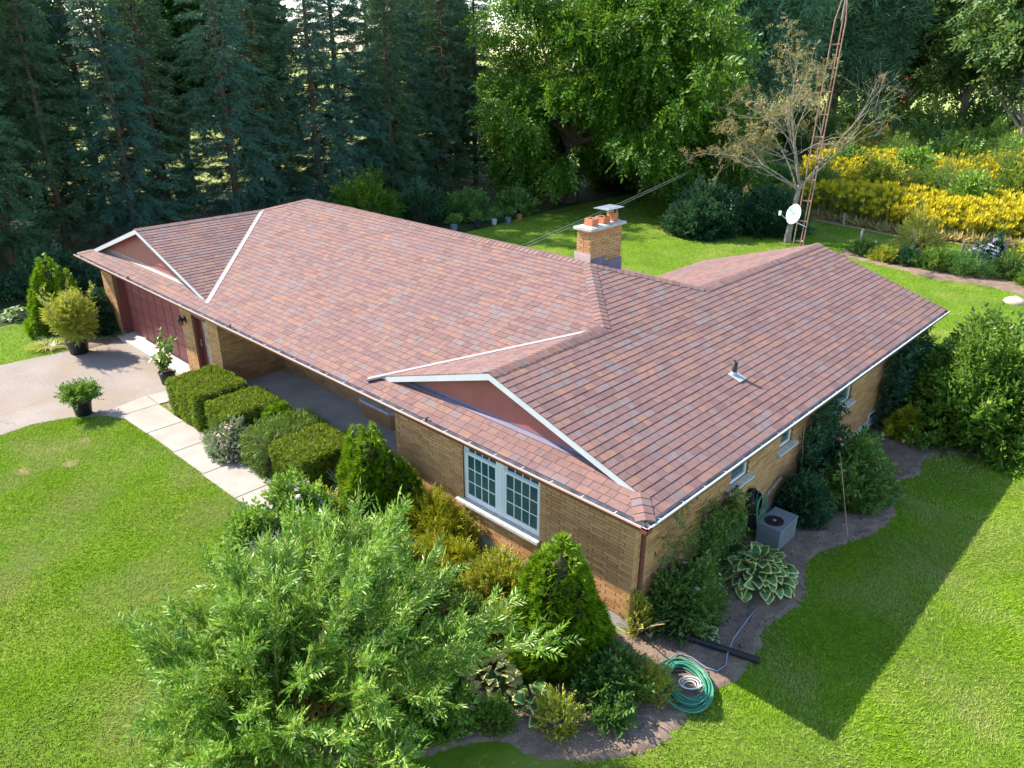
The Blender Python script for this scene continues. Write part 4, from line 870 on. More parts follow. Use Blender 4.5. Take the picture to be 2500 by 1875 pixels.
mound('rambling_shrub', (.1, 5.75, 0), (.5, .55, .95), 1100, SPR_LEAF, .22, 'dark', 'dark bushy plant right behind the air conditioner', 'shrub', core=.5, amp=.4)
mound('viburnum_shrub', (1.55, 13.4, 0), (2.35, 3.2, 2.75), 6200, SPR_LEAF, .40, 'shrub', 'big glossy-leaved shrub at the far right house corner', 'shrub', core=.62, amp=.4, lumps=34, updir=.25, width=.34)
mound('golden_cypress', (.35, 10.9, 0), (.45, .5, .9), 500, FAN, .2, 'goldjuniper', 'small yellow-green shrub against the dark vine wall', 'shrub', core=.5)
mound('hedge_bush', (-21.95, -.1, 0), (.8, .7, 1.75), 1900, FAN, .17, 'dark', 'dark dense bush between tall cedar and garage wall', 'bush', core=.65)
mound('fern_bush', (-22.2, 1.4, 0), (.8, .8, 1.6), 420, SPR_FERN, .7, 'walnut', 'feathery bright green shrub against the garage side wall', 'shrub', core=.3, updir=.1, flat=.5)

for x, y, r_, h_, mt, T_, s_, lb in ((-1.75, -1.05, .5, .75, 'bamboo', SPR_ROSE, .18, 'yellow-green leafy plant just left of the egg-shaped cedar'), (-3.1, -1.3, .6, .7, 'shrub', SPR_ROSE, .2, 'fresh green bushy plant below the middle of the front window'), (-4.4, -1.0, .5, .55, 'barberry', SPR_ROSE, .18, 'low yellow tinged plant under the front window sill'), (-3.9, -2.3, .7, .8, 'shrub', SPR_LEAF, .26, 'leafy plant at the back of the willow shrub'), (-5.5, -1.9, .7, .9, 'willow', SPR_LEAF, .26, 'pale leafy plant between porch cedar and willow shrub'), (-1.9, -2.6, .55, .55, 'willow', SPR_ROSE, .22, 'pale low plant between yellow hosta and willow shrub'), (-5.9, -2.8, .6, .8, 'pinkleaf', SPR_LEAF, .24, 'grey-green plant at the left foot of the willow shrub'), (-6.9, -2.6, .6, .9, 'willow', SPR_LEAF, .26, 'light leafy plant at the lawn edge by the walkway end'), (-.75, -2.35, .3, .3, 'shrub', SPR_ROSE, .16, 'tiny green plant at the lower bed edge'), (-1.35, -2.85, .5, .5, 'willow', SPR_LEAF, .22, 'pale leafy plant at the lower edge of the bed by the willow'), (-2.0, -1.85, .45, .6, 'shrub', SPR_ROSE, .2, 'fresh green plant behind the yellow hosta'), (-1.75, -3.5, .6, .7, 'willow', SPR_LEAF, .24, 'silvery leafy plant under the right side of the willow shrub')):
    mound('border_plant', (x, y, 0), (r_, r_ * .85, h_), int(900 * r_), T_, s_, mt, lb, 'plant', 'plants in the front bed', amp=.5, core=.3, updir=.5, stem=4)
# hostas: broad cupped leaves with a pale margin
def T_hosta(wd=.9):
    rows = [(0, .0), (.18, .62), (.42, 1.0), (.68, .78), (.88, .36), (1, 0)]; V, F, mi = [], [], []; k = 0
    for t, hw_ in rows:
        z = .28 * math.sin(t * 2.6) - .32 * t * t
        for s_, q in ((-1, 1), (-1, .72), (0, 0), (1, .72), (1, 1)): V.append((s_ * hw_ * wd / 2 * q, t, z + .10 * q * hw_ + (-.03 if q == 1 else 0)))
    for i in range(len(rows) - 1):
        for j in range(4):
            a, b, c, d = i * 5 + j, i * 5 + j + 1, (i + 1) * 5 + j + 1, (i + 1) * 5 + j; F += [(a, b, c), (a, c, d)]; mi += [1 if j in (0, 3) or i == 4 else 0] * 2
    return np.array(V), np.array(F), np.array(mi)
HT = T_hosta()
def hosta(loc, r, n, s, label, mats=('hostagreen', 'hostarim')):
    root = empty('hosta', loc, label, 'hosta', 'hostas'); pv = None
    for i in range(n):
        k = (i + .5) / n; a = i * 2.399 + rng.uniform(-.25, .25); rr = r * (.05 + .78 * math.sqrt(k)) * rng.uniform(.9, 1.05); el = .95 - 1.15 * k + rng.uniform(-.2, .2)
        p = np.array([[loc[0] + rr * math.cos(a) * .8, loc[1] + rr * math.sin(a) * .8, loc[2] + r * (.62 - .42 * k)]]); d = np.array([[math.cos(a), math.sin(a), el]])
        V, F = place((HT[0], HT[1]), p, d, s * rng.uniform(.75, 1.15), up=(0, 0, 1) + rng.normal(0, .32, 3), jit=.16); tri_mesh('leaf', V, F, [G[mats[0]], G[mats[1]]], root, loc, HT[2], True)
    m_ = MB()
    for i in range(n): a = i * 2.399; m_.tube([(loc[0], loc[1], 0), (loc[0] + r * .3 * math.cos(a), loc[1] + r * .3 * math.sin(a), .26 * r)], .008, 4)
    m_.build('stalks', G['hostagreen'], root, loc)
hosta((.45, 3.15, 0), .76, 100, .26, 'large hosta with cream edged leaves beside the air conditioner')
hosta((.55, 1.25, 0), .2, 14, .13, 'small white edged hosta by the black drain pipe')
hosta((-1.25, -1.85, 0), .55, 60, .19, 'yellow hosta at the foot of the egg-shaped cedar', ('hostayellow', 'hostarim'))
hosta((-.5, -1.75, 0), .34, 22, .2, 'drooping green and yellow hosta at the front bed edge', ('hostagreen', 'hostarim'))
hosta((-25.4, -1.55, 0), .5, 30, .26, 'pale hosta in the shaded bed left of the lawn', ('under', 'pinkleaf'))

# strap-leaved clumps
def strap(loc, r, h, n, mat, label, name='iris_clump'):
    root = empty(name, loc, label, 'plant'); a = rng.uniform(0, 6.28, n); P_ = np.stack([loc[0] + .1 * np.cos(a), loc[1] + .1 * np.sin(a), 0 * a], 1); parts = []
    for i in range(n):
        pth = arc(P_[i], (math.cos(a[i]) * r / h, math.sin(a[i]) * r / h, 1), h * rng.uniform(.8, 1.3), (math.cos(a[i]) * 1.3, math.sin(a[i]) * 1.3, -1.0), 5); s_ = np.array((-math.sin(a[i]), math.cos(a[i]), 0)) * .016
        V = []; F = []
        for j, p in enumerate(pth): q = s_ * (1 - (j / 5) ** 3); V += [p - q, p + q]
        for j in range(5): F += [(2 * j, 2 * j + 1, 2 * j + 3), (2 * j, 2 * j + 3, 2 * j + 2)]
        parts.append((np.array(V), np.array(F)))
    foliage(root, loc, 'leaves', parts, G[mat])
strap((-21.25, .05, 0), .5, .7, 60, 'iris', 'dark strap-leaved clump at the garage corner'); strap((-21.5, -1.75, 0), .5, .6, 110, 'bamboo', 'yellowish strap-leaved clump at driveway edge'); strap((-22.0, -1.2, 0), .5, .6, 70, 'iris', 'green strap-leaved clump under the tall cedar')

# potted plants on the driveway
def pot(root, loc, r, h):
    m_ = MB(); m_.lathe(loc, [(0, .0), (r * .78, 0), (r * .97, h * .9), (r * 1.05, h * .9), (r * 1.05, h), (r * .97, h), (r * .93, h * .88), (0, h * .88)], 24); m_.build('pot', M['pot'], root, loc, True)
    m_ = MB(); m_.lathe((loc[0], loc[1], loc[2] + h * .88), [(r * .95, .003), (r * .5, .02), (0, .03)], 16); m_.build('potting_soil', M['soil_pot'], root, loc, True)
loc = (-20.35, -1.2, .006); root = empty('potted_bush', loc, 'large potted bush with yellow-green leaves beside the driveway edge', 'potted plant', 'black pots on the driveway'); pot(root, loc, .33, .44)
P_, d = lumpy(1500, (loc[0], loc[1], 1.15), (.72, .72, .72), 14, .4, .6, -1); k = P_[:, 2] > .55; P_, d = P_[k], d[k]; st = [arc((loc[0] + rng.uniform(-.15, .15), loc[1] + rng.uniform(-.15, .15), .4), (rng.normal(0, .3), rng.normal(0, .3), 1), 1.0 + .7 * rng.random(), (rng.normal(0, .15), rng.normal(0, .15), 0), 6) for i in range(34)]
pt = [place(SPR_BAM, P_, d + (0, 0, .6), .22 * rng.uniform(.7, 1.2, len(P_)), jit=.3)]
for s_ in st: q = np.array(s_[2:]); pt.append(place(SPR_BAM, q, rng.normal(0, .5, q.shape) + (0, 0, .7), .24))
pl = arc((loc[0] + .1, loc[1] + .25, .5), (0, .25, 1), 1.55, (.05, .1, 0), 10); q = np.array(pl[4:]); pt.append(place(SPR_BAM, np.repeat(q, 3, 0), rng.normal(0, .7, (len(q) * 3, 3)) + (0, 0, .5), .2))
foliage(root, loc, 'crown', pt, G['bamboo']); tubes([(s_, .006) for s_ in st] + [(pl, .008)], 4).build('stem', M['twig'], root, loc)
loc = (-15.95, -.3, .006); root = empty('potted_hibiscus', loc, 'tall broad-leaved plant in black pot beside the clipped hedge', 'potted plant', 'black pots on the driveway'); pot(root, loc, .23, .36); pt = []; st = []
for i in range(7):
    s_ = arc((loc[0] + rng.uniform(-.06, .06), loc[1] + rng.uniform(-.06, .06), .32), (rng.normal(0, .22), rng.normal(0, .22), 1), rng.uniform(.9, 1.45) if i < 4 else .6, (rng.normal(0, .25), rng.normal(0, .25), 0), 7); st.append((s_, .009)); q = np.repeat(np.array(s_[2:]), 4, 0); pt.append(place(LFW, q, rng.normal(0, .8, q.shape) + (0, 0, -.1), .17 * rng.uniform(.7, 1.2, len(q)), flat=.6))
foliage(root, loc, 'crown', pt, G['shrub']); tubes(st, 5).build('stem', M['twig'], root, loc)
loc = (-15.55, -2.72, .006); root = empty('potted_geranium', loc, 'low spreading leafy plant in black pot at the lawn corner', 'potted plant', 'black pots on the driveway'); pot(root, loc, .25, .40)
P_, d = lumpy(330, (loc[0], loc[1], .48), (.52, .52, .34), 12, .5, .7, -.1); foliage(root, loc, 'crown', [place(SPR_LEAF, P_, d + (0, 0, .3), .2 * rng.uniform(.7, 1.2, len(P_)), jit=.3)], G['shrub'])
tubes([(arc((loc[0], loc[1], .36), (*rng.normal(0, .6, 2), .8), .45, (0, 0, -.2), 4), .006) for i in range(16)], 4).build('stem', M['twig'], root, loc)

# the willow shrub in front: arching stems full of narrow leaves
loc = (-2.7, -4.3, 0); root = empty('willow_shrub', loc, 'large willow shrub with narrow silvery leaves in front bed foreground', 'shrub'); st = []; Q, QD = [], []
for i in range(135):
    a = rng.uniform(0, 2 * math.pi); tl = rng.uniform(.03, 1.0) ** .75; ln = rng.uniform(1.75, 2.75) * (1 + .10 * math.cos(a - 2.2) - .20 * math.cos(a - 3.95))
    hor = np.array((math.cos(a), math.sin(a), 0)); pth = arc((loc[0] + rng.normal(0, .3), loc[1] + rng.normal(0, .3), 0), hor * tl + (0, 0, 1), ln, hor * .5 * tl + (0, 0, -.5 * tl), 9, .04)
    st.append((pth, [.016 * (1 - j / 10) + .003 for j in range(10)]))
    for j in range(2, 10):
        for m_ in range(4 if j < 5 else 7):
            p = pth[j] + (pth[min(j + 1, 9)] - pth[j]) * rng.random() if j < 9 else pth[9] - (pth[9] - pth[8]) * rng.random(); dv = (pth[j] - pth[j - 1]); dv /= np.linalg.norm(dv); Q.append(p); QD.append(dv * 1.1 + rng.normal(0, .5, 3) + hor * .12 + (0, 0, .2))
Q, QD = np.array(Q), np.array(QD); foliage(root, loc, 'crown', [place(SPR_WILLOW, Q, QD, .36 * rng.uniform(.6, 1.3, len(Q)))], G['willow']); tubes(st, 4).build('stem', M['willowtwig'], root, loc)

# climbers on the side wall
def climber(name, loc, y0, y1, z0, z1, n, label, mat='vine', depth=.22, s=.2, stems=10, T=SPR_LEAF, edge=.5):
    root = empty(name, loc, label, 'climbing plant', 'climbers on the shaded brick wall'); u = rng.random(n); v = rng.random(n) ** .9
    top = z0 + (z1 - z0) * (1 - edge * np.abs(np.sin(u * 7 + 1.3)) * rng.random(n)); P_ = np.stack([-S + .03 + depth * rng.random(n) ** 1.5, y0 + (y1 - y0) * u, z0 + (top - z0) * v], 1)
    foliage(root, loc, 'leaves', [place(T, P_, np.stack([.5 + 0 * u, rng.normal(0, .6, n), rng.normal(.1, .6, n)], 1), s * rng.uniform(.6, 1.2, n))], G[mat])
    tubes([(arc((-S + .05, rng.uniform(y0, y1), z0), (.02, rng.normal(0, .25), 1), (z1 - z0) * rng.uniform(.6, 1), (0, rng.normal(0, .3), 0), 6, .06), .007) for i in range(stems)], 4).build('stem', M['twig'], root, loc)
climber('wall_vine', (-.45, 3.0, 0), 2.35, 3.6, .15, 1.5, 800, 'leafy vine covering the trellis at near end of side wall', stems=12)
climber('wall_vine', (-.45, 1.6, 0), .9, 2.5, .2, 2.1, 260, 'sparse climbing rose on the brick near the downspout', s=.17, stems=9, T=SPR_ROSE)
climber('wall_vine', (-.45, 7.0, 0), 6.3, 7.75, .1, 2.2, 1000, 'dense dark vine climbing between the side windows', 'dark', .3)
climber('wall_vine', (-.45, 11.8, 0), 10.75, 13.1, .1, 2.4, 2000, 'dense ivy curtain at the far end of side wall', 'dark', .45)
tr = empty('trellis', (-S + .06, 3.2, 0), 'dark wooden trellis under the vine beside the hose hanger', 'trellis')
for yy in (2.4, 2.78, 3.16, 3.54):
    q = MB(); q.box((-S + .05, yy, 0), (-S + .08, yy + .03, 1.5)); q.build('upright', M['bark'], tr, tr.location)
for zz in (.5, 1.0, 1.46):
    q = MB(); q.box((-S + .081, 2.36, zz), (-S + .10, 3.6, zz + .03)); q.build('rail', M['bark'], tr, tr.location)

# ------------------------------------------------------------------ small things by the side wall
loc = (.09, 4.55, 0); ac = empty('air_conditioner', loc, 'grey air conditioner unit with round black fan on top', 'air conditioner'); x0, x1, y0, y1, z1 = -.14, .32, 4.2, 4.92, .50
q = MB(); q.box((x0, y0, .02), (x1, y1, z1 - .03)); q.build('cabinet', M['acpaint'], ac, loc)
q = MB(); q.box((x0 - .012, y0 - .012, z1 - .03), (x1 + .012, y1 + .012, z1)); q.build('top_cover', M['acpaint'], ac, loc)
for i in range(9):
    q = MB(); yy = y0 + .07 + i * .068; q.box((x1 + .001, yy, .06), (x1 + .009, yy + .03, z1 - .07)); q.build('louvre', M['acgrille'], ac, loc)
cx, cy = .07, 4.44; q = MB(); q.lathe((cx, cy, z1), [(.0, .004), (.17, .004), (.175, .012), (.185, .002)], 28); q.build('fan_opening', M['black'], ac, loc)
q = MB()
for rr in (.06, .1, .14, .175): q.tube([(cx + rr * math.cos(t), cy + rr * math.sin(t), z1 + .018) for t in np.linspace(0, 6.283, 25)], .0025, 4)
for i in range(8): a = i * math.pi / 8; q.tube([(cx - .18 * math.cos(a), cy - .18 * math.sin(a), z1 + .018), (cx + .18 * math.cos(a), cy + .18 * math.sin(a), z1 + .018)], .0025, 4)
q.build('fan_guard', M['black'], ac, loc); q = MB(); q.lathe((cx, cy, z1 + .02), [(.0, .012), (.03, .008), (.032, 0)], 14); q.build('hub_cap', M['galv'], ac, loc)
q = MB(); q.obox((-.42, 5.0, .62), (.02, .55, .16), (.05, 0, 0), (0, 0, .05)); tag(q.build('wood_stick', M['post']), 'pale stick leaning at the wall above the air conditioner', 'stick')
# hose hanger with black bag and green hose loops
loc = (-S + .1, 4.15, .9); hh = empty('hose_hanger', loc, 'black hose hanger on the brick wall beside the air conditioner', 'hose hanger'); q = MB(); n_l = 15
for i in range(9):
    rx, rz = .17 + rng.uniform(-.03, .03), .40 + rng.uniform(-.06, .05); ox = -S + .05 + .02 * i; q.tube([(ox + .02 * math.sin(3 * t), 4.22 + rx * math.cos(t), .70 + rz * math.sin(t)) for t in np.linspace(0, 6.283, 24)], .017, 6)
q.build('black_hose_loop', M['black'], hh, loc, True); q = MB(); q.obox((-S + .01, 4.1, 1.0), (.14, 0, 0), (0, .26, 0), (0, 0, .05)); q.build('bracket', M['rubber'], hh, loc)
hg = MB()
for i in range(3):
    rx, rz = .12 + .02 * i, .30 + .05 * i; hg.tube([(-S + .26 + .012 * i + .02 * math.sin(2 * t), 4.24 + .02 * i + rx * math.cos(t), .74 - .03 * i + rz * math.sin(t)) for t in np.linspace(0, 6.283, 26)], .011, 6)
tag(hg.build('garden_hose', M['hosegreen'], smooth=True), 'teal hose hanging in loops from the black wall hanger', 'hose')
# coiled hose on the ground
cc = np.array((.86, .12)); q = MB(); pth = []
for t in np.linspace(0, 2 * math.pi * 17, 520):
    k = t / (2 * math.pi * 17); rr = .30 + .20 * abs(math.sin(k * 9.4)) * (.55 + .45 * math.sin(t * .31)) + .02 * math.sin(t * 1.7); pth.append((cc[0] + .02 * math.sin(k * 23) + rr * 1.02 * math.cos(t + .3), cc[1] + .03 * math.cos(k * 19) + rr * .95 * math.sin(t), .05 + .07 * k + .012 * math.sin(t * 2.3)))
q.tube(pth, .0125, 6); coil = empty('coiled_hose', (cc[0], cc[1], .03), 'green garden hose coiled in a heap on the bare soil', 'hose'); q.build('green_hose', M['hosegreen'], coil, coil.location, True)
q = MB(); q.tube([(cc[0] + .06 + (.07 + .03 * t / 6.28) * math.cos(t), cc[1] + .02 + (.08 + .03 * t / 6.28) * math.sin(t + .3), .06 + .004 * t) for t in np.linspace(0, 19, 90)], .010, 6); q.build('pale_hose', M['hosewhite'], coil, coil.location, True)
q = MB(); q.tube([(cc[0] - .05 + .22 * math.cos(t), cc[1] - .02 + .26 * math.sin(t), .06) for t in np.linspace(2, 5.4, 30)], .014, 6); q.build('dark_hose', M['black'], coil, coil.location, True)
q = MB(); q.tube([(.80, 2.42, .05), (.84, 2.05, .07), (.86, 1.8, .06), (.93, 1.4, .15), (1.0, 1.1, .08), (1.1, .88, .06), (1.06, .68, .06), (.9, .62, .06), (.62, .66, .06), (.42, .55, .07), (.40, .40, .07), (.5, .3, .09)], .013, 6); tag(q.build('soaker_hose', M['hosegrey'], smooth=True), 'thin blue-grey hose running from hosta to the coil', 'hose')
q = MB(); a, b = np.array((-.42, .72, .1)), np.array((1.43, 1.32, .07)); pts = [a + (b - a) * t for t in np.linspace(0, 1, 60)]; q.tube(pts, [.052 + .005 * (i % 2) for i in range(60)], 12); tag(q.build('drain_pipe', M['black'], smooth=False), 'black corrugated drain pipe lying across the soil bed', 'drain pipe')
q = MB(); q.tube([(1.1, 5.6, .02), (.5, 6.2, 1.25)], .008, 5); tag(q.build('bamboo_cane', M['twig']), 'pale bamboo cane leaning into the wild side shrub', 'cane')

# ------------------------------------------------------------------ trees behind
def T_spruce(seed):
    r = random.Random(seed); ts = []
    for i in range(7):
        V, F = T_blade(.16, .02, .25); V = V * r.uniform(.45, .7); s_ = 1 if i % 2 else -1; V = rotx(V, math.radians(r.uniform(-55, -5))); V = rotz(V, -s_ * math.radians(r.uniform(25, 60))); ts.append((V + np.array([0, .1 + .8 * i / 6, -.03 * i]), F))
    V, F = T_blade(.14, .02, .2); ts.append((V * .8 + np.array((0, .3, 0)), F)); return T_stack(*ts)
SPR_S = T_stack(T_spray(11, T_blade(.15, .02, .1), 42, .42, lift=0, seed=41, spiral=True), T_spray(5, T_blade(.12, .02, .15), 30, .5, lift=-10, seed=42))
def build_spruce(h, r, seed, mat):
    global rng
    keep = rng; rng = np.random.default_rng(seed)
    root = empty('spruce_tree', (0, 0, 0), 'x', 'spruce', 'row of spruces behind the house')
    m_ = MB(); m_.tube([(0, 0, -.3), (.05, 0, h * .3), (0, .05, h * .7), (0, 0, h)], [.2, .16, .08, .015], 8)
    Q, QD, sc = [], [], []; z = .9
    while z < h - .3:
        t = z / h; ln = r * (1 - t) ** .75 * (.55 + .45 * min(1, z / 2.5)) + .2; nb = 6 if t < .8 else 5; a0 = rng.uniform(0, 6.28)
        for b in range(nb):
            if rng.random() < .16: continue
            a = a0 + b * 6.283 / nb + rng.normal(0, .2); l_ = ln * rng.uniform(.55, 1.15); hor = np.array((math.cos(a), math.sin(a), 0.)); side = np.array((-hor[1], hor[0], 0)); zz = z + rng.uniform(-.2, .2); dr = rng.uniform(.18, .42)
            pts = [np.array((0, 0, zz)) + hor * l_ * k / 4 + np.array((0, 0, .18 * l_ * k / 4 - dr * l_ * (k / 4) ** 2)) for k in range(5)]; m_.tube(pts, [.035, .028, .02, .012, .005], 4, cap=False)
            nsp = max(6, int(l_ * 15))
            for i in range(nsp):
                k = rng.uniform(.18, 1.0); p = np.array((0, 0, zz)) + hor * l_ * k + np.array((0, 0, .18 * l_ * k - dr * l_ * k * k)); s_ = rng.choice((-1, 1)); wd = l_ * .30 * (1.1 - k) * rng.random()
                Q.append(p + side * s_ * wd); QD.append(hor * (.5 + .6 * k) + side * s_ * .75 * (1.2 - k) + np.array((0, 0, -.05 - .38 * rng.random()))); sc.append(.40 * rng.uniform(.55, 1.3))
        z += rng.uniform(.30, .46)
    V, F = place(SPR_S, np.array(Q), np.array(QD), np.array(sc), up=(0, 0, 1), jit=.28); tri_mesh('crown', V, F, G[mat], root); m_.build('trunk', M['bark'], root)
    rng = keep; return root
protos = [build_spruce(14.0, 2.7, 11, 'spruce'), build_spruce(15.5, 3.0, 12, 'spruceb'), build_spruce(14.5, 2.3, 13, 'spruce')]
sp = [(-35.0, -2.4, .90, 0), (-34.2, .7, .93, 2), (-36.0, 3.6, .94, 0), (-34.6, 6.4, .92, 1), (-36.4, 8.8, 1.0, 2), (-34.0, 11.6, .98, 1), (-35.4, 14.2, 1.05, 0), (-33.4, 16.4, 1.0, 1), (-34.8, 19.0, 1.1, 1), (-33.2, 21.4, 1.0, 2), (-35.2, 23.6, 1.08, 1), (-34.0, 26.4, 1.05, 0), (-37.5, 28.6, 1.1, 2), (-36.0, 31.0, 1.1, 0), (-40.0, 10.4, 1.05, 0), (-39.8, 17.5, 1.1, 2), (-40.5, 25.5, 1.15, 0), (-40.5, 1.2, 1.15, 1), (-41, -3.6, 1.2, 0), (-42, 4.6, 1.2, 2), (-42.5, 29.4, 1.2, 1), (-40.5, 33.4, 1.15, 0), (-42.5, 1.6, 1.25, 0), (-42, -1.2, 1.2, 2), (-37.6, -.8, .98, 0), (-38, 6.2, 1.02, 1)]
ordn = ['first', 'second', 'third', 'fourth', 'fifth', 'sixth', 'seventh', 'eighth', 'ninth', 'tenth', 'eleventh', 'twelfth', 'thirteenth', 'fourteenth']
used = set()
for i, (x, y, s_, k) in enumerate(sp):
    o = protos[k] if k not in used else copy_tree(protos[k]); used.add(k); o.location = (x, y, 0); o.scale = (s_ * rng.uniform(.9, 1.12), s_ * rng.uniform(.9, 1.12), s_); o.rotation_euler = (0, 0, rng.uniform(0, 6.28))
    tint = 'blue-green' if k == 1 else ('slim dark' if k == 2 else 'dark green')
    o['label'] = f"{tint} spruce, {ordn[i]} from the left in the front row behind the house" if i < 14 else f"{tint} spruce in the back row, {ordn[[18, 23, 24, 17, 22, 19, 25, 14, 15, 16, 20, 21].index(i)]} from the left there"

def big_tree(name, loc, trunk_h, c, r, ncl, per, T, s, mat, label, cat, cl_r=1.5, droop=-.3, tr=.35, bark='bark', group=None, zmin=-.6, limbs=14, seed=1, amp=.35, inner=.55, proto=False, skirt=0):
    global rng
    keep = rng; rng = np.random.default_rng(seed)
    root = empty(name, loc if not proto else (0, 0, 0), label, cat, group); base = np.array((0., 0, 0)); c = np.array(c, float)
    C_, d = lumpy(ncl, c, r, 16, amp, inner, zmin); parts = []; Q, QD = [], []
    for q in C_:
        p, dd = lumpy(per, q, (cl_r, cl_r, cl_r * .8), 6, .3, .9, -1); Q.append(p); QD.append(dd + (q - c) / np.linalg.norm(q - c + 1e-6) * .5 + np.array((0, 0, droop)))
    for i in range(skirt):
        a = rng.uniform(0, 6.283); rr = rng.uniform(.45, .85); q = np.array((c[0] + r[0] * rr * math.cos(a), c[1] + r[1] * rr * math.sin(a), rng.uniform(1.6, 4.6))); p, dd = lumpy(per, q, (cl_r, cl_r, cl_r * .9), 6, .3, .9, -1); Q.append(p); QD.append(dd + np.array((0, 0, droop * 1.4)))
    Q, QD = np.vstack(Q), np.vstack(QD); V, F = place(T, Q, QD, s * rng.uniform(.7, 1.25, len(Q)), jit=.25); tri_mesh('crown', V, F, G[mat], root)
    m_ = MB(); top = c + np.array((0, 0, r[2] * .5)); m_.tube([(0, 0, -.3), (.1, 0, trunk_h * .5), (0, .1, trunk_h), tuple(top)], [tr * 1.25, tr, tr * .8, .05], 9)
    for i in range(limbs):
        e_ = C_[rng.integers(len(C_))]; b = np.array((0, 0, trunk_h * rng.uniform(.55, 1.0))); md = b * .5 + e_ * .5 + np.array((0, 0, -.1 * np.linalg.norm(e_ - b))) + rng.normal(0, .3, 3); m_.tube([b, b * .6 + md * .4, md, e_ * .8 + md * .2, e_], [tr * .42, tr * .34, tr * .24, tr * .12, .02], 6, cap=False)
    m_.build('trunk', M[bark], root); rng = keep; return root
big_tree('walnut_tree', (-26.2, 29.8, 0), 4.5, (2.6, 2.4, 8.3), (9.8, 9.8, 8.6), 250, 78, SPR_WALNUT, .8, 'walnut', 'huge bright green walnut tree behind the chimney', 'tree', 1.45, -.95, .45, seed=21, limbs=26, zmin=-1, amp=.5, inner=.5, skirt=70)
SPR_PINE = T_spray(9, T_blade(.10), 40, .5, lift=10, seed=9, spiral=True)
def at(px, depth):   # a place in the world seen under this bearing
    lat = (px - 1250) / 1858.9; fx, fy = -math.sin(YAW), math.cos(YAW); k = depth; return (CAM[0] + k * (fx + lat * math.cos(YAW)), CAM[1] + k * (fy + lat * math.sin(YAW)))
def put(o, xy, s_=1.0, rz=0.0, label=None): o.location = (xy[0], xy[1], 0); o.scale = (s_, s_, s_); o.rotation_euler = (0, 0, rz); o['label'] = label or o['label']; return o
GB = 'trees beyond the goldenrod field'
pine = big_tree('pine_tree', (0, 0, 0), 6, (0, 0, 10.5), (5.2, 5.2, 9.5), 150, 34, SPR_PINE, 1.3, 'pine', 'x', 'pine', 1.5, .15, .4, group=GB, seed=31, amp=.4, zmin=-.75, proto=True)
decA = big_tree('ash_tree', (0, 0, 0), 5, (0, 0, 10), (5.6, 5.6, 9), 170, 26, SPR_LEAF, 1.05, 'maple', 'x', 'tree', 1.5, -.2, .3, 'barkgrey', GB, seed=32, zmin=-.85, amp=.45, proto=True)
decB = big_tree('poplar_tree', (0, 0, 0), 4, (0, 0, 9), (4.0, 4.0, 8.6), 120, 28, SPR_LEAF, .95, 'under', 'x', 'tree', 1.3, -.1, .25, 'barkgrey', GB, seed=33, zmin=-.9, amp=.45, proto=True)
put(pine, at(1790, 66), 1.05, 0, 'blue-green pine directly behind the top of the half-bare tree'); put(copy_tree(pine), at(1985, 72), 1.15, 2, 'second blue-green pine, right of the antenna mast top'); put(copy_tree(pine), at(1660, 70), 1.0, 4, 'pine partly hidden behind the walnut crown')
put(decA, at(2150, 80), 1.1, 1, 'tall ash in the middle of the trees beyond the goldenrod'); put(copy_tree(decA), at(2290, 76), 1.15, 3, 'grey-green ash right of the tall middle ash'); put(copy_tree(decA), at(2440, 60), 1.1, 5, 'pale leaved ash at the right picture edge'); put(copy_tree(decA), at(2560, 66), 1.15, 2, 'ash cut off by the right picture edge')
put(decB, at(2080, 84), 1.05, 0, 'poplar between the pines and the tall ash'); put(copy_tree(decB), at(2220, 90), 1.2, 2, 'poplar far back behind the two ashes'); put(copy_tree(decB), at(2370, 86), 1.2, 4, 'poplar far back near the right edge'); put(copy_tree(decB), at(1570, 78), 1.1, 1, 'poplar glimpsed through the walnut crown'); put(copy_tree(decB), at(1080, 66), .95, 3, 'slim tree glimpsed left of the walnut'); put(copy_tree(decB), at(1890, 90), 1.2, 5, 'poplar behind the antenna mast'); put(copy_tree(decB), at(110, 47), .95, 1, 'leafy tree behind the leftmost spruces'); put(copy_tree(decB), at(480, 50), 1.0, 2, 'leafy tree behind the spruces above the garage gable'); put(copy_tree(decB), at(640, 54), 1.0, 4, 'leafy tree behind the spruces above the ridge end')
# bushes at the wood's edge and along the spruces
def bush(loc, r, n, T, s, mat, label, name='bush', **kw): return mound(name, (loc[0], loc[1], 0), r, n, T, s, mat, label, 'bush', core=.6, **kw)
GU = 'bushes under the trees'
for i, (px, lb) in enumerate([(1600, 'green bush far behind the walnut crown'), (1705, 'bush between walnut crown and half-bare tree'), (1810, 'grey-green bush straight behind the half-bare tree'), (1915, 'green bush straight behind the antenna mast, far back'), (2020, 'bush under the second pine'), (2125, 'grey-green bush under the tall middle ash'), (2230, 'green bush between the two far ashes'), (2335, 'bush under the far poplar near the right edge'), (2440, 'grey-green bush under the pale ash'), (2545, 'green bush cut by the right edge under the ash')]):
    bush(at(px, 71 + 5 * (i % 3)), (4.2, 4.2, 4.6 + (i % 2)), 620, SPR_LEAF, .95, ('shrub', 'under', 'maple')[i % 3], lb, group=GU, amp=.5, lumps=22)
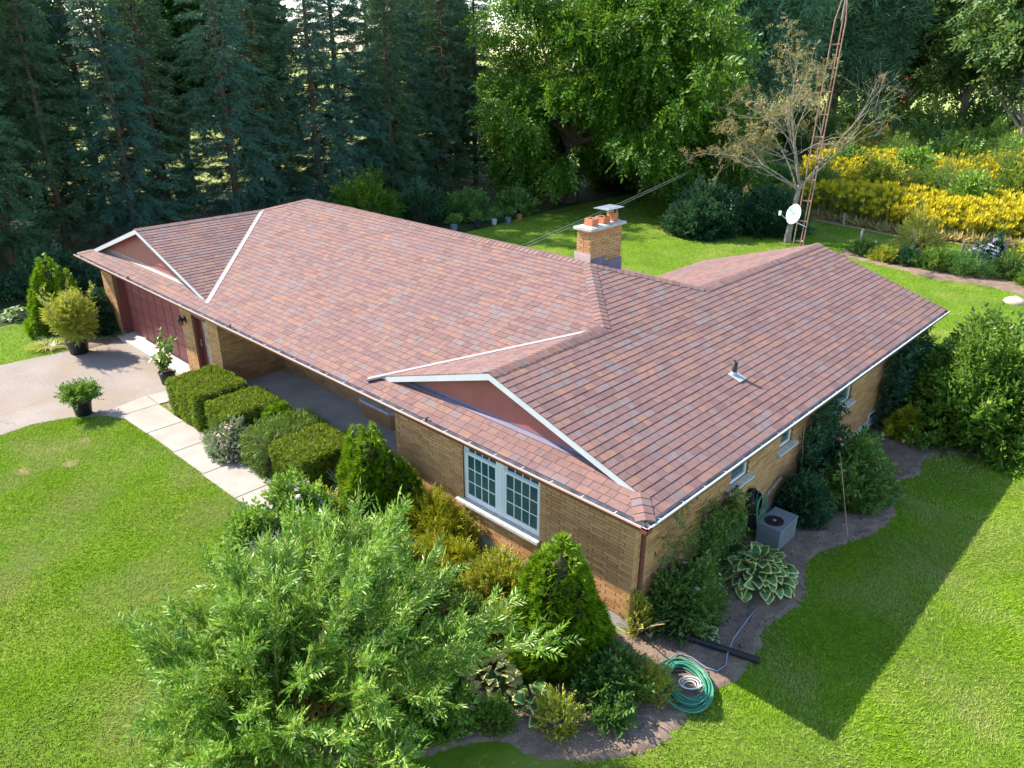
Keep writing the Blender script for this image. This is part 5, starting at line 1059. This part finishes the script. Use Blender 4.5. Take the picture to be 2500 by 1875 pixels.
for i, (px, dp, rr, hh, mt, lb) in enumerate([(1760, 58, 3.2, 3.6, 'dark', 'dark bush mass behind the half-bare tree'), (1990, 66, 3.4, 3.4, 'under', 'green bush behind the yellow field right of the mast'), (2140, 68, 3.6, 3.4, 'dark', 'dark bush at the foot of the tall ash'), (2290, 62, 3.4, 3.2, 'under', 'bush at the field edge below the far ashes'), (2420, 54, 3.0, 3.6, 'shrub', 'light green bush at the right edge above the field'), (2500, 44, 2.2, 3.0, 'shrub', 'leafy bright bush cut by the right edge'), (1860, 50, 2.0, 2.4, 'under', 'mid-green bush behind the antenna mast foot')]):
    bush(at(px, dp), (rr, rr, hh), 700, SPR_LEAF, .75, mt, lb, group=GU, amp=.5, lumps=20)
for i, (x, y, rr, hh, mt, lb) in enumerate([(-29.5, -2.6, 1.9, 1.6, 'dark', 'dark bush in the shaded bed at the left edge'), (-28.6, .6, 1.8, 1.5, 'dark', 'dark bush behind the tall garage cedar'), (-29.0, 12.5, 1.8, 2.4, 'dark', 'dark bush above the garage end of the roof'), (-28.3, 15.8, 1.7, 2.8, 'walnut', 'bright sumac-like bush above the middle of the roof ridge'), (-28.0, 19.0, 1.6, 2.2, 'dark', 'dark bush behind the roof ridge near the flower pots'), (-26.8, 21.6, 1.3, 1.6, 'under', 'green bush behind the row of flower pots'), (-26.0, 24.6, 1.2, 1.4, 'under', 'low bush at the foot of the walnut'), (-27.8, 36.2, 1.8, 2.0, 'vine', 'low bush at the lawn end right of the walnut trunk'), (-22.8, 37.6, 1.3, 1.7, 'bamboo', 'pale bush at the lawn end behind the chimney')]):
    bush((x, y), (rr, rr, hh), 620, SPR_FERN if mt == 'walnut' else SPR_LEAF, .5 if mt != 'walnut' else .9, mt, lb, group=GU, amp=.5, lumps=18)
# two round dark shrubs on the back lawn
mound('lilac_shrub', (-15.2, 27.6, 0), (2.05, 2.05, 2.6), 2600, SPR_LEAF, .5, 'dark', 'larger round dark shrub on the back lawn', 'shrub', 'round shrubs on the back lawn', amp=.45, lumps=30, width=.36)
mound('lilac_shrub', (-12.9, 30.2, 0), (1.9, 1.9, 2.3), 2300, SPR_LEAF, .42, 'dark', 'smaller round dark shrub beside the antenna mast', 'shrub', 'round shrubs on the back lawn', amp=.45, lumps=30, width=.36)
mound('shrub_spire', (-16.2, 31.2, 0), (1.2, 1.2, 4.2), 1300, SPR_LEAF, .5, 'under', 'upright bushy sapling behind the larger round shrub', 'shrub', amp=.5, lumps=18)

# the half-bare rowan
loc = (-11.2, 28.75, 0); root = empty('rowan_tree', loc, 'half-bare rowan tree with orange berries behind the antenna mast', 'tree'); br = []; Q, QD, BQ = [], [], []
def grow(p, d, ln, r_, lev, leafy):
    pth = arc(p, d, ln, rng.normal(0, .35, 3) + (0, 0, .12), 5, .05); br.append((pth, [r_ * (1 - .12 * j) for j in range(6)]))
    if lev == 0:
        if leafy > rng.random():
            for q in pth[1:]: Q.append(q); QD.append(rng.normal(0, 1, 3))
        if rng.random() < .05: BQ.append(pth[-1])
        return
    for i in range((4 if lev == 3 else 3) if lev > 1 else 5):
        k = rng.uniform(.35, 1.0); j = min(4, int(k * 5)); q = pth[j] + (pth[j + 1] - pth[j]) * (k * 5 - j if k < 1 else 1); dd = (pth[j + 1] - pth[j]); dd /= np.linalg.norm(dd); grow(q, dd + rng.normal(0, .62, 3), ln * rng.uniform(.45, .68), r_ * .42, lev - 1, leafy)
rng_keep = rng; rng = np.random.default_rng(77)
tr_ = arc(loc, (.03, .05, 1), 3.0, (.05, 0, 0), 5); br.append((tr_, [.19, .16, .14, .13, .12, .11]))
rgt = np.array((math.cos(YAW), math.sin(YAW), 0))
for sd, up_, ln, lf in ((-.5, 1, 3.7, .75), (-.2, 1, 4.4, .85), (.08, 1, 4.6, .85), (.5, 1, 4.2, .04), (-.95, .55, 3.3, .45), (.95, .7, 3.6, .04), (-.1, .9, 3.6, .8), (.3, 1, 4.1, .35), (-.7, .8, 3.2, .6)):
    grow(tr_[-1] - (0, 0, rng.uniform(0, .9)), rgt * sd + (rng.normal(0, .25), rng.normal(0, .25), up_), ln, .055, 3, lf)
tubes(br, 4).build('trunk', M['barkgrey'], root, loc)
Q, QD = np.array(Q), np.array(QD); k = rng.permutation(len(Q))[:3000]; foliage(root, loc, 'crown', [place(T_spray(5, T_blade(.4), 60, .45, seed=12), Q[k], QD[k], .26 * rng.uniform(.7, 1.2, len(k)))], G['rowan'])
BQ = np.array(BQ); V, F = place((octa * .5, oF), np.repeat(BQ, 3, 0) + rng.normal(0, .06, (len(BQ) * 3, 3)), rng.normal(0, 1, (len(BQ) * 3, 3)), .07); tag(tri_mesh('berries', V, F, G['orange'], root, loc), kind='stuff')

rng = rng_keep
# antenna mast with ladder rungs
loc = (-10.03, 27.44, 0); mast = empty('antenna_mast', loc, 'tall rusty three-legged lattice antenna mast behind the house', 'antenna mast'); lean = np.array((.034, .0, 1)); bq = np.array(loc); ht = 9.9
leg0 = [np.array((-.24, -.06, 0)), np.array((.20, .02, 0)), np.array((-.05, .30, 0))]
for lg in leg0:
    q = MB(); q.tube([bq + lg, bq + lean * ht + lg, bq + lean * (ht + 1.3) + lg * .12, bq + lean * (ht + 1.9)], .03, 6); q.build('leg', M['rust'], mast, loc)
z = .45
while z < ht:
    for i in range(3):
        a, b = bq + lean * z + leg0[i], bq + lean * z + leg0[(i + 1) % 3]; q = MB(); q.tube([a, b], .024, 5); q.build('rung', M['rust'], mast, loc)
    z += .95
q = MB(); q.tube([bq + lean * ht, bq + lean * (ht + 4)], .02, 6); q.build('mast_pipe', M['galv'], mast, loc)
dc = bq + lean * 1.75 + np.array((-.34, -.42, 0)); dn = np.array((-.12, -.95, .28)); dn /= np.linalg.norm(dn)
dsh = empty('satellite_dish', tuple(dc), 'white satellite dish clamped low on the antenna mast', 'satellite dish'); s1 = np.cross((0, 0, 1), dn); s1 /= np.linalg.norm(s1); s2 = np.cross(dn, s1); q = MB(); rings = [(.0, -.07), (.18, -.06), (.33, -.02), (.405, .01), (.41, .0), (.33, -.04), (.18, -.085), (.0, -.095)]; N_ = 22
pts = [dc + s1 * r_ * math.cos(2 * math.pi * j / N_) * .9 + s2 * r_ * 1.15 * math.sin(2 * math.pi * j / N_) + dn * o for r_, o in rings for j in range(N_)]
q.faces(pts, [(i * N_ + j, i * N_ + (j + 1) % N_, (i + 1) * N_ + (j + 1) % N_, (i + 1) * N_ + j) for i in range(len(rings) - 1) for j in range(N_)]); q.build('reflector', M['dish'], dsh, dc, True)
q = MB(); fp = dc + dn * .42 - s1 * .42 - s2 * .12; q.tube([dc - s2 * .36, dc - s2 * .38 + dn * .2, fp], .02, 6); q.build('feed_arm', M['galv'], dsh, dc); q = MB(); q.obox(fp - .06, (.1, 0, 0), (0, .1, 0), (0, 0, .2)); q.build('receiver', M['dish'], dsh, dc)
q = MB(); q.tube([dc - dn * .08, dc - dn * .2 - s2 * .3, bq + lean * 1.15 + leg0[1]], .03, 6); q.build('bracket', M['galv'], dsh, dc)
# overhead cables
for i, dz in enumerate((0, .13)):
    a, b = np.array((-10.6, 8.7, 3.25 + dz * .7)), np.array((-21.0, 42, 2.9 + dz * .8)); q = MB(); q.tube([a + (b - a) * t - np.array((0, 0, .6 * t * (1 - t))) + np.array((3.0 * math.sin(math.pi * t), 0, 0)) * 0 for t in np.linspace(0, 1, 24)], .0045, 5); tag(q.build('overhead_cable', M['cable']), ('upper' if i else 'lower') + ' pale cable running from the roof behind the chimney to the trees', 'cable', 'overhead cables')
# posts, stones, far bed
for x, y, h_, tl, lb in ((-8.1, 29.9, .95, .05, 'grey wooden post at left end of the far flower bed'), (-4.05, 31.5, .75, .04, 'grey wooden post beside the white flowers'), (-10.7, 34.5, .7, -.06, 'short leaning post at the yellow field edge'), (-6.9, 33.9, .5, .05, 'stub of a post between two taller posts'), (-2.2, 30.6, 1.3, .02, 'thin tall stake in the far flower bed')):
    q = MB(); q.tube([(x, y, -.1), (x + tl * .5, y, h_ * .5), (x + tl, y, h_)], [.075, .07, .065], 8); tag(q.build('wooden_post', M['post']), lb, 'post', 'old posts behind the lawn')
def rock(x, y, r_, lb, grp=None, mat='rock', name='boulder'):
    d = sphere_dirs(60, -.2); q = MB(); n1, n2 = 10, 6; pts = []
    for i in range(n2 + 1):
        for j in range(n1): ph = i / n2 * math.pi * .6; th = j / n1 * 6.283; k = r_ * (1 + .18 * math.sin(3 * th + x * 7) * math.sin(ph * 2 + y)); pts.append((x + k * 1.25 * math.sin(ph) * math.cos(th), y + k * math.sin(ph) * math.sin(th), k * .75 * math.cos(ph)))
    q.faces(pts, [(i * n1 + j, (i + 1) * n1 + j, (i + 1) * n1 + (j + 1) % n1, i * n1 + (j + 1) % n1) for i in range(n2) for j in range(n1)]); tag(q.build(name, M[mat], smooth=True), lb, 'stone', grp)
rock(-.45, 25.3, .32, 'pale boulder alone on the sunny lawn'); rock(.2, 25.2, .2, 'smaller stone right of the pale lawn boulder'); rock(-6.3, 29.1, .28, 'whitish stone in the left part of the far bed', mat='dish'); rock(-5.2, 29.4, .22, 'low flat stone in the middle of the far bed', mat='stone')
for i, (x, y, rx, h_, mt, T_, s_, lb, ex) in enumerate([(-7.4, 28.8, .7, .7, 'vine', SPR_LEAF, .3, 'low plant at the left end of the far bed', None), (-6.3, 28.2, .6, .5, 'barberry', SPR_LEAF, .3, 'yellowish low plant at the front of the far bed', None), (-5.3, 28.3, .6, .7, 'dark', SPR_LEAF, .3, 'dark purple-leaved plant in the far bed', None), (-4.2, 28.4, 1.0, .95, 'shrub', SPR_LEAF, .34, 'bright bushy plant in the middle of the far bed', None), (-3.0, 28.3, .9, .85, 'under', SPR_FERN, .5, 'feathery plant right of the bright bushy one', None), (-2.9, 29.9, .75, 1.2, 'dark', SPR_LEAF, .3, 'white flowering hydrangea in the far bed', [('flower', FLW, 130, .13, 'white', .05)]), (-2.6, 30.6, .5, 1.5, 'dark', SPR_LEAF, .3, 'lilac flowered plant behind the hydrangea', [('flower', FLW, 26, .13, 'lilac', .05)]), (-1.6, 29.0, .9, 1.1, 'vine', SPR_LEAF, .32, 'leafy green plant right of the hydrangea', None), (-1.1, 30.2, .8, 1.7, 'bamboo', SPR_LEAF, .3, 'tall plant with orange-yellow flowers at far bed end', [('flower', FLW, 70, .10, 'yellow', .05)]), (-.3, 28.2, .9, .9, 'shrub', SPR_LEAF, .32, 'mixed green plant at the right of the far bed', None), (.9, 28.2, 1.0, 1.3, 'under', SPR_LEAF, .36, 'bushy plant at the right picture edge of the far bed', None), (-5.9, 31.3, 1.0, 1.9, 'golden', SPR_JUN, .5, 'wispy golden bush behind the far bed', None)]):
    mound('border_plant', (x, y, 0), (rx, rx * .8, h_), 300, T_, s_, mt, lb, 'plant', 'plants in the far flower bed', amp=.5, core=.4, extra=ex, updir=.5)
for i, (x, y, r_, mt, lb) in enumerate([(-25.1, 19.0, .2, 'hosegrey', 'blue flower pot at the left of the row by the trees'), (-24.7, 20.3, .17, 'pot', 'black flower pot in the row by the trees'), (-24.6, 21.5, .16, 'hosewhite', 'pale flower pot in the row by the trees'), (-24.4, 22.4, .18, 'hosegrey', 'grey-blue flower pot right of the pale one'), (-24.5, 23.4, .17, 'clay', 'terracotta flower pot at the right of the row')]):
    root = empty('flower_pot', (x, y, 0), lb, 'flower pot', 'flower pots by the trees'); q = MB(); q.lathe((x, y, 0), [(0, 0), (r_ * .7, 0), (r_, .3), (r_ * .9, .3), (r_ * .85, .26), (0, .26)], 14); q.build('pot', M[mt], root, (x, y, 0))
    P_, d = lumpy(60, (x, y, .4), (.35, .35, .45), 6, .4, .6, -.1); foliage(root, (x, y, 0), 'crown', [place(SPR_LEAF, P_, d + (0, 0, .5), .25, jit=.3)], G['under'])

# ------------------------------------------------------------------ goldenrod and tall grass
mb = MB(); mb.poly([(-24, 40, -.025), (14, 40, -.025), (14, 66, 1.93), (-24, 66, 1.93)]); tag(mb.build('meadow_bank', M['forest']), kind='structure')
GRX = [(-15.5, 36.0), (-13, 35.9), (-10, 35.2), (-7.2, 34.6), (-3, 35.6), (4, 36.2), (12, 37), (12, 62), (-22, 62), (-17, 42)]
n = 26000; x = rng.uniform(-22, 10, n); y = 34.5 + 28 * rng.random(n) ** 1.5; k = inpoly(x, y, GRX); x, y = x[k], y[k]; n = len(x); patch_ = np.sin(x * .55 + y * .21) + np.sin(y * .47 - x * .23 + 1.5) + .7 * np.sin(x * 1.7 + 2) * np.sin(y * 1.3); h_ = rng.uniform(.8, 1.75, n) * (1 + .12 * patch_) * np.clip(.55 + (y - 34.6) * .28, .5, 1)
B0 = np.stack([x, y, np.maximum(0, y - 40) * .075], 1); tilt = rng.normal(0, .18, (n, 3)) + (.14, -.12, 0) + (0, 0, 1)
STALK = T_stack(*[(roty(rotx(T_blade(.10, .01, .05)[0] * (1.0 if i == 0 else .5), math.radians(0 if i == 0 else -28)), i * 1.4) + np.array((0, 0 if i == 0 else .12 * i, 0)), T_blade()[1]) for i in range(6)])
V, F = place(STALK, B0, tilt, h_); tag(tri_mesh('goldenrod_stems', V, F, G['golden']), 'green and straw coloured stems of the wild field behind the lawn', 'weeds', kind='stuff')
fl_ = (.55 * patch_ + .10 * (49 - y) + rng.normal(0, .75, n) > .32) & (y < 60); td = tilt / np.linalg.norm(tilt, axis=1, keepdims=True); tops = B0 + td * (h_ * .93)[:, None]
PLUME = T_stack(*[(roty(rotx(T_blade(.45, .03, .2)[0], math.radians(38)), i * 6.283 / 6), T_blade()[1]) for i in range(6)])
V, F = place(PLUME, tops[fl_], td[fl_], .27 * rng.uniform(.6, 1.3, fl_.sum()), jit=.2); tag(tri_mesh('goldenrod_flowers', V, F, G['yellow']), 'bright yellow goldenrod plumes filling the field behind the lawn', 'goldenrod', kind='stuff')
n = 2600; x = rng.uniform(-14, 8, n); y = np.interp(x, [-14, -10, -7.2, -3, 8], [36.0, 35.0, 34.3, 35.3, 36.2]) + rng.uniform(-.1, 1.2, n); V, F = place(TUFT, np.stack([x, y, 0 * x], 1), np.stack([rng.normal(.3, .5, n), rng.normal(-.4, .4, n), .5 + 0 * x], 1), rng.uniform(.4, .8, n)); tag(tri_mesh('dry_grass', V, F, G['straw']), 'flattened dry straw grass along the edge of the yellow field', 'grass', kind='stuff')
for i, (px, dp, rr, hh, mt, lb) in enumerate([(2150, 55, 2.2, 2.9, 'shrub', 'sumac bush standing in the goldenrod'), (2290, 55, 2.4, 2.8, 'shrub', 'pale green bush in the goldenrod near the right'), (2420, 50, 2.0, 2.8, 'shrub', 'green bush in the goldenrod at far right'), (2040, 53, 1.6, 2.2, 'under', 'low bush in the goldenrod right of the mast'), (2220, 62, 2.6, 3.4, 'under', 'bush behind the sumac in the yellow field'), (2360, 60, 2.8, 3.6, 'shrub', 'leafy bush at the back of the yellow field'), (2125, 47, 1.1, 1.9, 'bamboo', 'small pale yellow-green bush in the middle of the goldenrod'), (2250, 46, 1.2, 2.1, 'shrub', 'feathery light green bush within the goldenrod'), (2345, 43, 1.0, 1.8, 'willow', 'light green bush near the front of the goldenrod'), (1985, 47, 1.2, 2.0, 'shrub', 'feathery bush just right of the mast in the goldenrod'), (2470, 44, 1.4, 2.4, 'bamboo', 'pale bush in the goldenrod at the right picture edge'), (2190, 51, 1.5, 2.5, 'willow', 'pale green bush behind the feathery goldenrod bushes')]):
    bush(at(px, dp), (rr, rr, hh + 1.0), 620, SPR_FERN if i in (0, 2, 7, 9) else SPR_LEAF, .7, mt, lb, group='bushes in the goldenrod field', amp=.5, lumps=16)

# ------------------------------------------------------------------ lawn grass
BARE = [(-14.0, -3.25, .2), (-13.0, -3.9, .24), (-13.4, -4.75, .22)]
for bx_, by_, br_ in BARE: sheet('bare_patch', [(bx_ + br_ * rng.uniform(.7, 1.2) * math.cos(t), by_ + br_ * .8 * rng.uniform(.7, 1.2) * math.sin(t)) for t in np.linspace(0, 6.1, 14)], .004, M['wornturf'])
def grass(n, x0, x1, y0, y1, s, dens=None):
    x = rng.uniform(x0, x1, n); y = rng.uniform(y0, y1, n); k = inpoly(x, y, LAWN)
    for pl_ in (DRIVE, WALK, BED_FRONT, BED_HEDGE, BED_LEFT, BED_BACK): k &= ~inpoly(x, y, pl_)
    for bx_, by_, br_ in BARE: k &= ~((np.hypot(x - bx_, (y - by_) * 1.25) < br_ * rng.uniform(.0, 1.1, n)))
    k &= ~((x > -L) & (x < -S) & (y > .4) & (y < YR)); x, y = x[k], y[k]; m_ = len(x)
    hgt = s * rng.uniform(.6, 1.3, m_); a = rng.uniform(0, 6.283, m_); wv = .16 * hgt; ln = rng.normal(0, .55, (m_, 2)) * hgt[:, None] + np.stack([.35 * hgt * np.sin(x * 2.1 + y), .35 * hgt * np.cos(y * 1.9 - x)], 1)
    A = np.stack([x - wv * np.cos(a), y - wv * np.sin(a), 0 * x - .004], 1); B = np.stack([x + wv * np.cos(a), y + wv * np.sin(a), 0 * x - .004], 1); C = np.stack([x + ln[:, 0], y + ln[:, 1], hgt * .75], 1)
    return np.stack([A, B, C], 1).reshape(-1, 3), np.arange(3 * m_).reshape(-1, 3)
V, F, _ = merge([grass(330000, -17, -1, -9.5, -1.5, .05), grass(130000, .5, 5.2, -4.5, 8, .05), grass(60000, 0, 6, 8, 20, .06), grass(26000, -25, -16, -9, 0, .07), grass(90000, -24, 6, 13, 35, .08)])
tag(tri_mesh('lawn_grass', V, F, G['grass']), 'short mown green grass covering the lawns around the house', 'grass', kind='stuff')
